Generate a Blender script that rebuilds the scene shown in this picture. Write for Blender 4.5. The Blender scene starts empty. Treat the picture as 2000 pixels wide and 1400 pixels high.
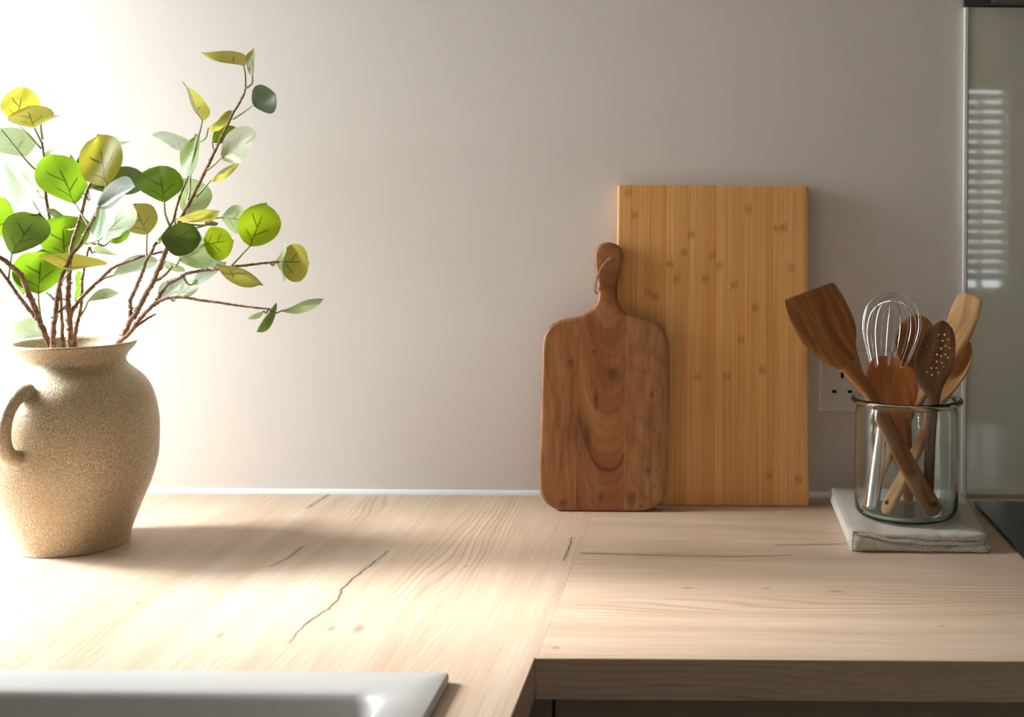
import bpy, bmesh, math, random
from mathutils import Vector, Matrix, noise as mnoise
random.seed(7)
scene = bpy.context.scene
C = scene.collection
PI = math.pi

# ------------------------------------------------------------------ camera
WZ = 0.90                         # height of the worktop surface
F, CX, CY = 2220.0, 1391.0, 414.0 # focal length and principal point, in 2000x1400 pixels
ROLL = 0.0065
CAM = Vector((0.0, -1.641, WZ + 0.4095))
cam_d = bpy.data.cameras.new('camera')
cam = bpy.data.objects.new('camera', cam_d); C.objects.link(cam)
cam_d.sensor_width = 36.0
cam_d.lens = F / 2000 * 36
cam_d.shift_x = (1000 - CX) / 2000
cam_d.shift_y = (CY - 700) / 2000
cam_d.clip_start = 0.02
cam.matrix_world = Matrix.Translation(CAM) @ (Matrix.Rotation(PI / 2, 4, 'X') @ Matrix.Rotation(ROLL, 4, 'Z'))
cam_d.dof.use_dof = True
cam_d.dof.focus_distance = 1.50
cam_d.dof.aperture_fstop = 9.0
scene.camera = cam

# ------------------------------------------------------------------ light
scene.view_settings.view_transform = 'Standard'
scene.view_settings.look = 'None'
scene.view_settings.gamma = 1.0
scene.view_settings.use_curve_mapping = False
scene.view_settings.exposure = 1.22
scene.cycles.use_denoising = True
scene.cycles.max_bounces = 24
scene.cycles.transmission_bounces = 24
scene.cycles.diffuse_bounces = 6
scene.cycles.sample_clamp_indirect = 6.0

world = bpy.data.worlds.new('sky'); scene.world = world
world.use_nodes = True
bgn = world.node_tree.nodes['Background']
bgn.inputs['Color'].default_value = (0.82, 0.92, 1.0, 1)
bgn.inputs['Strength'].default_value = 10.5

sun_d = bpy.data.lights.new('sun_offscreen', 'SUN')
sun = bpy.data.objects.new('sun_offscreen', sun_d); C.objects.link(sun)
sun_d.energy = 5.0
sun_d.angle = math.radians(15)
sun_d.color = (1.0, 0.985, 0.97)
SUN_DIR = Vector((0.80, -0.09, -0.52)).normalized()
sun.rotation_euler = SUN_DIR.to_track_quat('-Z', 'Y').to_euler()
sun.location = (-3, 0, 3)

LW_X = -1.45                                   # left wall plane
WIN1 = (-0.57, -0.03, WZ + 0.08, WZ + 1.10)     # y0, y1, z0, z1 of the window in the left wall
WIN2 = (1.125, 1.335, 0.95, 1.90)                 # x0, x1, z0, z1 of the window behind the camera
BACK_Y = -3.50

def portal(name, loc, rot, sx, sy):
    d = bpy.data.lights.new(name, 'AREA'); d.shape = 'RECTANGLE'; d.size = sx; d.size_y = sy
    d.cycles.is_portal = True
    o = bpy.data.objects.new(name, d); C.objects.link(o)
    o.location = loc; o.rotation_euler = rot
portal('window_left_offscreen', (LW_X - 0.09, (WIN1[0] + WIN1[1]) / 2, (WIN1[2] + WIN1[3]) / 2), (0, -PI / 2, 0), WIN1[3] - WIN1[2], WIN1[1] - WIN1[0])
portal('window_behind_offscreen', ((WIN2[0] + WIN2[1]) / 2, BACK_Y - 0.09, (WIN2[2] + WIN2[3]) / 2), (PI / 2, 0, 0), WIN2[1] - WIN2[0], WIN2[3] - WIN2[2])


# ------------------------------------------------------------------ geometry helpers
_cx = Vector((math.cos(ROLL), 0, math.sin(ROLL)))
_cy = Vector((-math.sin(ROLL), 0, math.cos(ROLL)))
_cf = Vector((0, 1, 0))
def ray(px, py):
    return _cx * ((px - CX) / F) + _cy * (-(py - CY) / F) + _cf
def P(px, py, D):
    """point seen at pixel (px, py), D metres in front of the camera"""
    return CAM + ray(px, py) * D
def G(px, py, z=0.0):
    """point at pixel on the horizontal plane z above the worktop"""
    r = ray(px, py)
    return CAM + r * ((WZ + z - CAM.z) / r.z)

def tagit(o, label=None, cat=None, group=None, kind=None):
    if label: o['label'] = label
    if cat: o['category'] = cat
    if group: o['group'] = group
    if kind: o['kind'] = kind
    return o
def thing(name, label, cat, loc, group=None):
    o = bpy.data.objects.new(name, None); C.objects.link(o)
    o.empty_display_size = 0.02
    o.location = loc
    return tagit(o, label, cat, group)
def origin(p):
    v = Vector((0, 0, 0))
    while p is not None:
        v += p.location; p = p.parent
    return v
def obj(name, bm, mat, parent=None, loc=None, smooth=True, label=None, angle=40):
    """a bmesh in world coordinates becomes one mesh object"""
    me = bpy.data.meshes.new(name)
    bmesh.ops.recalc_face_normals(bm, faces=bm.faces[:]) if not getattr(bm, 'open_sheet', False) and bm.faces and not bm_is_open(bm) else None
    if parent is not None: base = origin(parent)
    else: base = Vector(loc) if loc is not None else Vector((0, 0, 0))
    bmesh.ops.translate(bm, verts=bm.verts[:], vec=-base)
    for f in bm.faces: f.smooth = smooth
    if smooth:
        a = math.radians(angle)
        for e in bm.edges:
            if len(e.link_faces) == 2 and e.calc_face_angle(0) > a: e.smooth = False
    bm.to_mesh(me); bm.free()
    o = bpy.data.objects.new(name, me); C.objects.link(o)
    if mat: me.materials.append(mat)
    if parent is not None: o.parent = parent
    else: o.location = base
    if label: o['label'] = label
    return o
def bm_is_open(bm):
    return any(len(e.link_faces) == 1 for e in bm.edges)
def struct(name, bm, mat, smooth=False):
    o = obj(name, bm, mat, smooth=smooth); o['kind'] = 'structure'; return o

def box(bm, x0, x1, y0, y1, z0, z1, bev=0.0, seg=2):
    r = bmesh.ops.create_cube(bm, size=1.0)
    vs = r['verts']
    for v in vs:
        v.co = Vector(((x0 + x1) / 2 + v.co.x * (x1 - x0), (y0 + y1) / 2 + v.co.y * (y1 - y0), (z0 + z1) / 2 + v.co.z * (z1 - z0)))
    if bev > 0:
        es = list({e for v in vs for e in v.link_edges})
        bmesh.ops.bevel(bm, geom=es, offset=bev, segments=seg, profile=0.5, affect='EDGES')
    return bm
def BX(*a, **k):
    return box(bmesh.new(), *a, **k)

def loops_mesh(bm, loops, cap0=True, cap1=True, closed=True):
    """skin a list of equal-length point loops"""
    rows = [[bm.verts.new(p) for p in L] for L in loops]
    n = len(rows[0])
    for a, b in zip(rows, rows[1:]):
        for i in range(n if closed else n - 1):
            j = (i + 1) % n
            try: bm.faces.new((a[i], a[j], b[j], b[i]))
            except ValueError: pass
    if cap0: bm.faces.new(rows[0][::-1])
    if cap1: bm.faces.new(rows[-1])
    return bm

def catmull(pts, sub):
    """pts: list of equal-length tuples; smooth interpolation"""
    out = []
    n = len(pts)
    for i in range(n - 1):
        p0 = pts[max(i - 1, 0)]; p1 = pts[i]; p2 = pts[i + 1]; p3 = pts[min(i + 2, n - 1)]
        for k in range(sub):
            t = k / sub
            out.append(tuple(0.5 * ((2 * b) + (-a + c) * t + (2 * a - 5 * b + 4 * c - d) * t * t + (-a + 3 * b - 3 * c + d) * t ** 3)
                             for a, b, c, d in zip(p0, p1, p2, p3)))
    out.append(tuple(pts[-1]))
    return out

def tube(bm, pts, radii, n=8, cap=True):
    """swept tube through 3-D points"""
    pts = [Vector(p) for p in pts]
    if not hasattr(radii, '__len__'): radii = [radii] * len(pts)
    loops = []
    prev = None
    for i, p in enumerate(pts):
        t = (pts[min(i + 1, len(pts) - 1)] - pts[max(i - 1, 0)])
        t = t.normalized() if t.length > 1e-9 else Vector((0, 0, 1))
        if prev is None:
            u = t.orthogonal().normalized()
        else:
            u = prev - t * prev.dot(t)
            u = u.normalized() if u.length > 1e-6 else t.orthogonal().normalized()
        prev = u
        w = t.cross(u)
        loops.append([p + (u * math.cos(2 * PI * k / n) + w * math.sin(2 * PI * k / n)) * radii[i] for k in range(n)])
    return loops_mesh(bm, loops, cap, cap)

def lathe(bm, prof, cx, cy, n=64, cap0=True, cap1=True):
    """profile of (r, z) revolved around a vertical axis"""
    loops = [[Vector((cx + r * math.cos(2 * PI * k / n), cy + r * math.sin(2 * PI * k / n), z)) for k in range(n)] for r, z in prof]
    return loops_mesh(bm, loops, cap0, cap1)

def rrect(x0, x1, y0, y1, r, z, n=6):
    pts = []
    for cx, cy, a0 in ((x1 - r, y1 - r, 0), (x0 + r, y1 - r, PI / 2), (x0 + r, y0 + r, PI), (x1 - r, y0 + r, 1.5 * PI)):
        for k in range(n + 1):
            a = a0 + PI / 2 * k / n
            pts.append(Vector((cx + r * math.cos(a), cy + r * math.sin(a), z)))
    return pts

def boolean(o, cutter_bm, op='DIFFERENCE'):
    """cut real holes; o and the cutter in world coordinates"""
    cm = bpy.data.meshes.new('cutter')
    bmesh.ops.recalc_face_normals(cutter_bm, faces=cutter_bm.faces[:])
    bmesh.ops.translate(cutter_bm, verts=cutter_bm.verts[:], vec=-(origin(o)))
    cutter_bm.to_mesh(cm); cutter_bm.free()
    co = bpy.data.objects.new('cutter', cm); C.objects.link(co)
    tmp = bpy.data.objects.new('tmp', o.data); C.objects.link(tmp)
    m = tmp.modifiers.new('b', 'BOOLEAN'); m.object = co; m.operation = op; m.solver = 'EXACT'
    dg = bpy.context.evaluated_depsgraph_get()
    me = bpy.data.meshes.new_from_object(tmp.evaluated_get(dg))
    old = o.data
    me.name = old.name
    o.data = me
    bpy.data.objects.remove(tmp); bpy.data.objects.remove(co); bpy.data.meshes.remove(cm)
    return o

# ------------------------------------------------------------------ node helpers
class S:
    def __init__(s, g, sock): s.g = g; s.k = sock
    def __add__(s, o): return s.g.m('ADD', s, o)
    def __radd__(s, o): return s.g.m('ADD', o, s)
    def __sub__(s, o): return s.g.m('SUBTRACT', s, o)
    def __rsub__(s, o): return s.g.m('SUBTRACT', o, s)
    def __mul__(s, o): return s.g.m('MULTIPLY', s, o)
    def __rmul__(s, o): return s.g.m('MULTIPLY', o, s)
    def __truediv__(s, o): return s.g.m('DIVIDE', s, o)
    def __neg__(s): return s.g.m('MULTIPLY', s, -1)
    def __abs__(s): return s.g.m('ABSOLUTE', s)
class Graph:
    def __init__(g, name):
        g.mat = bpy.data.materials.new(name); g.mat.use_nodes = True
        g.nt = g.mat.node_tree
        g.bsdf = g.nt.nodes['Principled BSDF']; g.outn = g.nt.nodes['Material Output']
        g.tc = None; g.oi = None
    def node(g, t, **kw):
        n = g.nt.nodes.new(t)
        for k, v in kw.items(): setattr(n, k, v)
        return n
    def put(g, sock, v):
        if isinstance(v, S): g.nt.links.new(v.k, sock)
        elif isinstance(v, (tuple, list)) and len(v) == 3 and sock.type == 'RGBA': sock.default_value = (*v, 1)
        elif v is not None: sock.default_value = v
    def m(g, op, *a, clamp=False):
        n = g.node('ShaderNodeMath', operation=op, use_clamp=clamp)
        for i, v in enumerate(a): g.put(n.inputs[i], v)
        return S(g, n.outputs[0])
    def vm(g, op, *a, out=0):
        n = g.node('ShaderNodeVectorMath', operation=op)
        for i, v in enumerate(a): g.put(n.inputs[i], v)
        return S(g, n.outputs[out])
    def scale(g, v, s):
        n = g.node('ShaderNodeVectorMath', operation='SCALE'); g.put(n.inputs[0], v); g.put(n.inputs['Scale'], s)
        return S(g, n.outputs[0])
    def coord(g, which='Object'):
        if g.tc is None: g.tc = g.node('ShaderNodeTexCoord')
        return S(g, g.tc.outputs[which])
    def rand(g):
        if g.oi is None: g.oi = g.node('ShaderNodeObjectInfo')
        return S(g, g.oi.outputs['Random'])
    def sep(g, v):
        n = g.node('ShaderNodeSeparateXYZ'); g.put(n.inputs[0], v)
        return [S(g, o) for o in n.outputs]
    def vec(g, x=0.0, y=0.0, z=0.0):
        n = g.node('ShaderNodeCombineXYZ')
        for i, v in enumerate((x, y, z)): g.put(n.inputs[i], v)
        return S(g, n.outputs[0])
    def noise(g, v, scale=1.0, detail=2.0, rough=0.5, dist=0.0):
        n = g.node('ShaderNodeTexNoise')
        g.put(n.inputs['Vector'], v); g.put(n.inputs['Scale'], scale); g.put(n.inputs['Detail'], detail)
        g.put(n.inputs['Roughness'], rough); g.put(n.inputs['Distortion'], dist)
        return S(g, n.outputs[0])
    def smooth(g, v, a, b, lo=0.0, hi=1.0):
        n = g.node('ShaderNodeMapRange', interpolation_type='SMOOTHSTEP')
        g.put(n.inputs[0], v); g.put(n.inputs[1], a); g.put(n.inputs[2], b); g.put(n.inputs[3], lo); g.put(n.inputs[4], hi)
        return S(g, n.outputs[0])
    def mix(g, f, a, b, mode='MIX'):
        n = g.node('ShaderNodeMix', data_type='RGBA', blend_type=mode)
        g.put(n.inputs[0], f); g.put(n.inputs[6], a); g.put(n.inputs[7], b)
        return S(g, n.outputs[2])
    def ramp(g, f, stops):
        n = g.node('ShaderNodeValToRGB')
        e = n.color_ramp.elements
        while len(e) < len(stops): e.new(0.5)
        for el, (p, c) in zip(e, stops): el.position = p; el.color = (*c, 1)
        g.put(n.inputs[0], f)
        return S(g, n.outputs[0])
    def bump(g, h, strength=0.2, dist=0.001):
        n = g.node('ShaderNodeBump'); g.put(n.inputs['Height'], h)
        n.inputs['Strength'].default_value = strength; n.inputs['Distance'].default_value = dist
        return S(g, n.outputs[0])
    def set(g, **kw):
        for k, v in kw.items():
            g.put(g.bsdf.inputs[k.replace('_', ' ')], v)
        return g
    def seg_dist(g, p, a, b):
        """distance from p to the segment a-b in the plane"""
        a = Vector(a).to_3d(); b = Vector(b).to_3d(); ba = b - a
        pa = g.vm('SUBTRACT', p, tuple(a))
        h = g.m('MULTIPLY', g.vm('DOT_PRODUCT', pa, tuple(ba), out=1), 1.0 / ba.length_squared, clamp=True)
        return g.vm('DISTANCE', pa, g.scale(tuple(ba), h), out=1), h
def srgb(r, g, b):
    f = lambda c: (c / 255) / 12.92 if c / 255 <= 0.04045 else ((c / 255 + 0.055) / 1.055) ** 2.4
    return (f(r), f(g), f(b))

# ------------------------------------------------------------------ materials
def mat_plain(name, col, rough=0.6, metal=0.0, spec=0.5):
    g = Graph(name); g.set(Base_Color=col, Roughness=rough, Metallic=metal)
    g.bsdf.inputs['Specular IOR Level'].default_value = spec
    return g.mat
def mat_wall():
    g = Graph('wall_paint')
    p = g.coord()
    n = g.noise(p, 3.0, 3)
    c = g.mix(n, srgb(223, 214, 205), srgb(228, 220, 212))
    b = g.noise(p, 260.0, 3, 0.6)
    g.set(Base_Color=c, Roughness=0.75, Normal=g.bump(b, 0.10, 0.001))
    return g.mat

def crack(g, p2, polys, width, warp):
    """thin dark split lines along polylines in the worktop plane"""
    tot = None
    for pts, w in polys:
        n = len(pts) - 1
        for i, (a, b) in enumerate(zip(pts, pts[1:])):
            d, h = g.seg_dist(p2, a, b)
            ww = width * w * (0.55 if i in (0, n - 1) and n > 1 else 1.0)
            k = g.smooth(d, ww * 0.35, ww, 1.0, 0.0)
            tot = k if tot is None else g.m('MAXIMUM', tot, k)
    return tot
def mat_worktop(name, axis, cracks, knots):
    g = Graph(name)
    p = g.coord()
    x, y, z = g.sep(p)
    u, v = (x, y) if axis == 'y' else (y, x)
    if axis == 'x': u = u + z            # the grain carries on over the front edge
    low = g.noise(g.vec(u * 5.0, v * 1.3, z), 1.0, 2)
    uu = u + (low - 0.5) * 0.16
    band = g.noise(g.vec(uu * 26.0, v * 0.9, 3.0), 1.0, 4, 0.6)
    fib = g.noise(g.vec(u * 620.0, v * 9.0, 1.0), 1.0, 2)
    wob = g.noise(g.vec(u * 30.0, v * 6.0, 9.0), 1.0, 2)
    ring = g.m('SINE', uu * 760.0 + wob * 9.0)
    ringmask = g.smooth(g.noise(g.vec(u * 7.0, v * 1.6, 5.0), 1.0, 2), 0.42, 0.66)
    c = g.ramp(band, [(0.25, srgb(190, 165, 140)), (0.5, srgb(208, 185, 162)), (0.75, srgb(220, 200, 180))])
    c = g.mix(g.smooth(fib, 0.35, 0.75) * 0.38, c, srgb(170, 134, 100))
    c = g.mix(g.smooth(ring, 0.2, 1.0) * ringmask * 0.42, c, srgb(160, 120, 84))
    p2 = g.vec(x, y, 0.0)
    wp = g.noise(g.vec(x * 60.0, y * 60.0, 0.0), 1.0, 2)
    p2w = g.vec(x + (wp - 0.5) * 0.006, y + (wp - 0.5) * 0.005, 0.0)
    k = crack(g, p2w, cracks, 0.0019, 0)
    halo = crack(g, p2w, cracks, 0.010, 0)
    if knots:
        for (kx, ky, ru, rv) in knots:
            du = (u - (kx if axis == 'y' else ky)) / ru; dv = (v - (ky if axis == 'y' else kx)) / rv
            kk = g.smooth(g.m('SQRT', du * du + dv * dv), 0.2, 1.0, 0.55, 0.0)
            c = g.mix(kk, c, srgb(140, 98, 62))
    c = g.mix(halo * 0.22, c, srgb(140, 104, 74))
    c = g.mix(k * 0.85, c, srgb(84, 66, 56))
    g.set(Base_Color=c, Roughness=0.48, Normal=g.bump(fib * 0.6 - k * 2.0 + ring * ringmask * 0.15, 0.18, 0.0006))
    g.bsdf.inputs['Specular IOR Level'].default_value = 0.4
    return g.mat

def mat_utensil(name, c0, c1, c2, rough=0.5):
    g = Graph(name)
    r = g.rand()
    x, z, _ = g.sep(g.coord('UV'))              # metres across and along the blade
    w = g.noise(g.vec(x * 20.0, z * 12.0, r * 9.0), 1.0, 2)
    a = g.noise(g.vec(x * 110.0 + w * 3.0, r * 30.0, z * 7.0), 1.0, 3)
    f = g.noise(g.vec(x * 900.0, r * 10.0, z * 26.0), 1.0, 2)
    c = g.ramp(a, [(0.3, c0), (0.52, c1), (0.72, c2)])
    c = g.mix(g.smooth(f, 0.45, 0.8) * 0.45, c, tuple(0.45 * k for k in c0))
    g.set(Base_Color=c, Roughness=rough, Normal=g.bump(f, 0.12, 0.0005))
    return g.mat

M = {}
M['wall'] = mat_wall()
M['white_trim'] = mat_plain('white_sealant', srgb(236, 235, 232), 0.45)
M['ceiling'] = mat_plain('ceiling_paint', srgb(235, 232, 226), 0.8)
M['floor'] = mat_plain('floor_vinyl', srgb(128, 110, 92), 0.5)
M['frame_white'] = mat_plain('window_frame_white', srgb(235, 235, 232), 0.4)
M['plastic'] = mat_plain('socket_plastic', srgb(226, 218, 216), 0.35)
M['slot'] = mat_plain('socket_slot_dark', srgb(30, 26, 26), 0.5)
M['steel'] = mat_plain('stainless_steel', (0.72, 0.71, 0.70), 0.22, 1.0)
M['hob'] = mat_plain('black_ceramic_glass', (0.012, 0.013, 0.015), 0.12)
M['hood'] = mat_plain('dark_hood_enamel', srgb(66, 64, 62), 0.4)
M['cabinet'] = mat_plain('cabinet_front_cashmere', srgb(146, 134, 114), 0.5)
M['sink'] = mat_plain('white_sink_composite', srgb(190, 189, 185), 0.55)
M['twine'] = mat_plain('jute_twine', srgb(170, 125, 80), 0.9)

# ------------------------------------------------------------------ room shell
def wall_with_window(name, plane, at, thick, a0, a1, w, mat='wall'):
    """wall slab with a real opening; plane 'x' or 'y'"""
    bm = bmesh.new()
    quads = []
    for (w0, w1, z0, z1) in w:
        quads += [(a0, w0, 0, 2.4), (w0, w1, 0, z0), (w0, w1, z1, 2.4)]
        a0 = w1
    for (p0, p1, q0, q1) in quads + [(a0, a1, 0, 2.4)]:
        if p1 - p0 < 1e-6: continue
        if plane == 'x': box(bm, at - thick, at, p0, p1, q0, q1)
        else: box(bm, p0, p1, at - thick, at, q0, q1)
    return struct(name, bm, M[mat])
struct('wall_back', BX(LW_X - 0.1, 2.3, 0.0, 0.10, 0, 2.4), M['wall'])
wall_with_window('wall_left', 'x', LW_X, 0.10, BACK_Y, 0.0, [WIN1])
wall_with_window('wall_front', 'y', BACK_Y, 0.10, LW_X - 0.1, 2.3, [WIN2])
struct('wall_right', BX(2.2, 2.3, BACK_Y, 0, 0, 2.4), M['wall'])
struct('floor', BX(LW_X, 2.2, BACK_Y, 0, -0.05, 0), M['floor'])
struct('ceiling', BX(LW_X - 0.1, 2.3, BACK_Y - 0.1, 0.1, 2.4, 2.45), M['ceiling'])

struct('ground', BX(-14, LW_X - 0.1001, -12, 8, -0.35, -0.30), mat_plain('paving_outside', srgb(140, 136, 126), 0.9))
# window in the left wall: frame with a mullion and a transom
w = thing('window_1', None, None, (LW_X - 0.05, (WIN1[0] + WIN1[1]) / 2, WIN1[2])); w['kind'] = 'structure'
fx0, fx1 = LW_X - 0.075, LW_X - 0.025
for (y0, y1, z0, z1) in ((WIN1[0], WIN1[1], WIN1[2], WIN1[2] + 0.045), (WIN1[0], WIN1[1], WIN1[3] - 0.045, WIN1[3]),
                         (WIN1[0], WIN1[0] + 0.045, WIN1[2] + 0.045, WIN1[3] - 0.045), (WIN1[1] - 0.02, WIN1[1], WIN1[2] + 0.045, WIN1[3] - 0.045)):
    obj('window_frame', BX(fx0, fx1, y0, y1, z0, z1, bev=0.004), M['frame_white'], w, smooth=False)
obj('mullion', BX(fx0, fx1, -0.36, -0.33, WIN1[2] + 0.045, WIN1[3] - 0.045, bev=0.004), M['frame_white'], w, smooth=False)
# window behind the camera, with a slatted blind: it mirrors in the glass splashback
w = thing('window_2', None, None, ((WIN2[0] + WIN2[1]) / 2, BACK_Y - 0.05, WIN2[2])); w['kind'] = 'structure'
for (x0, x1, z0, z1) in ((WIN2[0], WIN2[1], WIN2[2], WIN2[2] + 0.025), (WIN2[0], WIN2[1], WIN2[3] - 0.025, WIN2[3]),
                         (WIN2[0], WIN2[0] + 0.02, WIN2[2] + 0.025, WIN2[3] - 0.025), (WIN2[1] - 0.02, WIN2[1], WIN2[2] + 0.025, WIN2[3] - 0.025),
                         (1.205, 1.228, WIN2[2] + 0.025, WIN2[3] - 0.05)):
    obj('window_frame', BX(x0, x1, BACK_Y - 0.08, BACK_Y - 0.03, z0, z1), M['frame_white'], w, smooth=False)
slat = None
for i in range(20):
    z = WIN2[2] + 0.07 + i * 0.045
    if slat is None:
        bm = BX(WIN2[0] + 0.01, WIN2[1] - 0.01, BACK_Y - 0.028, BACK_Y + 0.012, z, z + 0.003)
        bmesh.ops.rotate(bm, verts=bm.verts[:], cent=(0, BACK_Y, z), matrix=Matrix.Rotation(math.radians(-60), 3, 'X'))
        slat = obj('blind_slat', bm, M['frame_white'], w, smooth=False)
    else:
        c = slat.copy(); C.objects.link(c); c.parent = w; c.location = (0, 0, i * 0.045)

# sealant bead between wall and worktop
def bead(name, x0, x1):
    bm = bmesh.new()
    prof = [(0, 0), (-0.006, 0), (-0.0054, 0.0022), (-0.0040, 0.0042), (-0.0022, 0.0058), (0, 0.0064)]
    loops = [[Vector((x, py, WZ + pz)) for py, pz in prof] for x in (x0, x1)]
    loops_mesh(bm, loops)
    return struct(name, bm, M['white_trim'])
bead('trim_1', LW_X, 0.3612)

# ------------------------------------------------------------------ worktops
JX = -0.1595
def gp(px, py):
    v = G(px, py); return (v.x, v.y)
cr_left = [([gp(*q) for q in ((565, 1255), (596, 1219), (640, 1190), (660, 1170), (668, 1150), (690, 1130), (716, 1110), (735, 1095), (757, 1076))], 1.0),
           ([gp(*q) for q in ((530, 1105), (562, 1090), (592, 1068))], 1.2),
           ([gp(*q) for q in ((600, 992), (646, 963))], 0.8),
           ([gp(*q) for q in ((1101, 1094), (1111, 1070), (1118, 1049))], 1.0)]
cr_right = [([gp(*q) for q in ((1138, 1080), (1302, 1085))], 0.7), ([gp(*q) for q in ((1302, 1085), (1420, 1087), (1545, 1084))], 0.9),
            ([gp(*q) for q in ((1517, 1064), (1650, 1062))], 0.7)]
kn_left = [(*gp(911, 1106), 0.003, 0.006), (*gp(648, 1227), 0.006, 0.010), (*gp(701, 1227), 0.008, 0.014), (*gp(430, 1240), 0.005, 0.01), (*gp(270, 1178), 0.004, 0.008)]
kn_right = [(*gp(1498, 1149), 0.004, 0.008), (*gp(1634, 1155), 0.005, 0.012), (*gp(1344, 1148), 0.005, 0.010), (*gp(1085, 1265), 0.005, 0.007), (*gp(1840, 1222), 0.003, 0.006)]
M['worktop_l'] = mat_worktop('oak_laminate_lengthwise', 'y', cr_left, kn_left)
M['worktop_r'] = mat_worktop('oak_laminate_crosswise', 'x', cr_right, kn_right)

SX0, SX1, SY0, SY1 = -0.76, -0.2250, -1.24, -0.654      # sink outline
wt = thing('kitchen_worktop', 'pale oak laminate worktop carrying the vase and the white sink', 'worktop', (0, 0, WZ))
bm = bmesh.new()
ox0, ox1, oy0, oy1 = LW_X, JX - 0.0004, -1.50, 0.0
ix0, ix1, iy0, iy1 = SX0 + 0.02, SX1 - 0.02, SY0 + 0.02, SY1 - 0.02
rows = []
for z in (WZ, WZ - 0.038):
    rows.append(([bm.verts.new((x, y, z)) for x, y in ((ox0, oy0), (ox1, oy0), (ox1, oy1), (ox0, oy1))],
                 [bm.verts.new((x, y, z)) for x, y in ((ix0, iy0), (ix1, iy0), (ix1, iy1), (ix0, iy1))]))
(ot, it), (ob, ib) = rows
for i in range(4):
    j = (i + 1) % 4
    bm.faces.new((ot[i], ot[j], it[j], it[i])); bm.faces.new((ob[j], ob[i], ib[i], ib[j]))
    bm.faces.new((ot[j], ot[i], ob[i], ob[j])); bm.faces.new((it[i], it[j], ib[j], ib[i]))
edge = [e for e in bm.edges if all(abs(v.co.x - ox1) < 1e-6 and abs(v.co.z - WZ) < 1e-6 for v in e.verts)]
bmesh.ops.bevel(bm, geom=edge, offset=0.0008, segments=2, affect='EDGES', profile=0.5)
obj('worktop_slab', bm, M['worktop_l'], wt, smooth=False)
obj('joint_strip', BX(JX - 0.0004, JX + 0.0006, -0.599, -0.0005, WZ - 0.03, WZ + 0.00015), mat_plain('joint_sealant', srgb(226, 208, 184), 0.6), wt, smooth=False)

wt2 = thing('kitchen_worktop', 'pale oak laminate worktop under the cutting boards and the black hob', 'worktop', (0, 0, WZ))
obj('worktop_slab', BX(JX + 0.0006, 2.2, -0.600, 0.0, WZ - 0.038, WZ, bev=0.0008), M['worktop_r'], wt2, smooth=False)

# base cabinets below
cab = thing('base_cabinet', 'beige base cabinet below the worktop with the cutting boards', 'cabinet', (0.3, -0.3, 0))
obj('carcass', BX(-0.158, 0.90, -0.555, -0.02, 0.10, WZ - 0.0385), M['cabinet'], cab, smooth=False)
obj('filler_panel', BX(-0.196, -0.1475, -0.575, -0.556, 0.10, WZ - 0.0405, bev=0.001), M['cabinet'], cab, smooth=False)
obj('door', BX(-0.1445, 0.38, -0.575, -0.556, 0.10, WZ - 0.0405, bev=0.0015), M['cabinet'], cab, smooth=False)
obj('door', BX(0.383, 0.90, -0.575, -0.556, 0.10, WZ - 0.0405, bev=0.0015), M['cabinet'], cab, smooth=False)
obj('plinth', BX(-0.158, 0.90, -0.50, -0.48, 0.0, 0.0995), M['cabinet'], cab, smooth=False)
cab2 = thing('base_cabinet', 'beige base cabinet below the worktop that holds the white sink', 'cabinet', (-0.6, -0.9, 0))
bm = bmesh.new()
box(bm, LW_X + 0.002, -0.20, -1.48, -0.60, 0.10, 0.60)
obj('carcass', bm, M['cabinet'], cab2, smooth=False)
obj('door', BX(-0.199, -0.181, -1.48, -0.60, 0.10, WZ - 0.0405, bev=0.0015), M['cabinet'], cab2, smooth=False)
obj('plinth', BX(-0.26, -0.24, -1.48, -0.58, 0.0, 0.0995), M['cabinet'], cab2, smooth=False)

# ------------------------------------------------------------------ sink
sk = thing('kitchen_sink', 'white inset kitchen sink with raised flat rim in the worktop', 'sink', ((SX0 + SX1) / 2, (SY0 + SY1) / 2, WZ))
bm = bmesh.new()
R0 = 0.006
loops = [rrect(SX0, SX1, SY0, SY1, R0, WZ + 0.0002), rrect(SX0, SX1, SY0, SY1, R0, WZ + 0.0070),
         rrect(SX0 + .0006, SX1 - .0006, SY0 + .0006, SY1 - .0006, R0, WZ + 0.0085), rrect(SX0 + .002, SX1 - .002, SY0 + .002, SY1 - .002, R0, WZ + 0.0092)]
rim = 0.044
for d, z, r in ((rim - 0.008, 0.0092, 0.020), (rim - 0.003, 0.0086, 0.022), (rim, 0.0062, 0.025), (rim + 0.0015, 0.001, 0.025), (rim + 0.003, -0.01, 0.026), (rim + 0.008, -0.15, 0.03),
                (rim + 0.016, -0.175, 0.04), (rim + 0.035, -0.185, 0.05), (rim + 0.12, -0.188, 0.03)):
    loops.append(rrect(SX0 + d, SX1 - d, SY0 + d, SY1 - d, r, WZ + z))
loops_mesh(bm, loops, cap0=False, cap1=True)
o = obj('basin', bm, M['sink'], sk, angle=50)
scx, scy = (SX0 + SX1) / 2, (SY0 + SY1) / 2
bm = lathe(bmesh.new(), [(0.045, WZ - 0.187), (0.045, WZ - 0.185), (0.036, WZ - 0.184), (0.030, WZ - 0.186)], scx, scy, 32)
obj('drain', bm, M['steel'], sk)
sk.rotation_euler.z = 0.0

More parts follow.
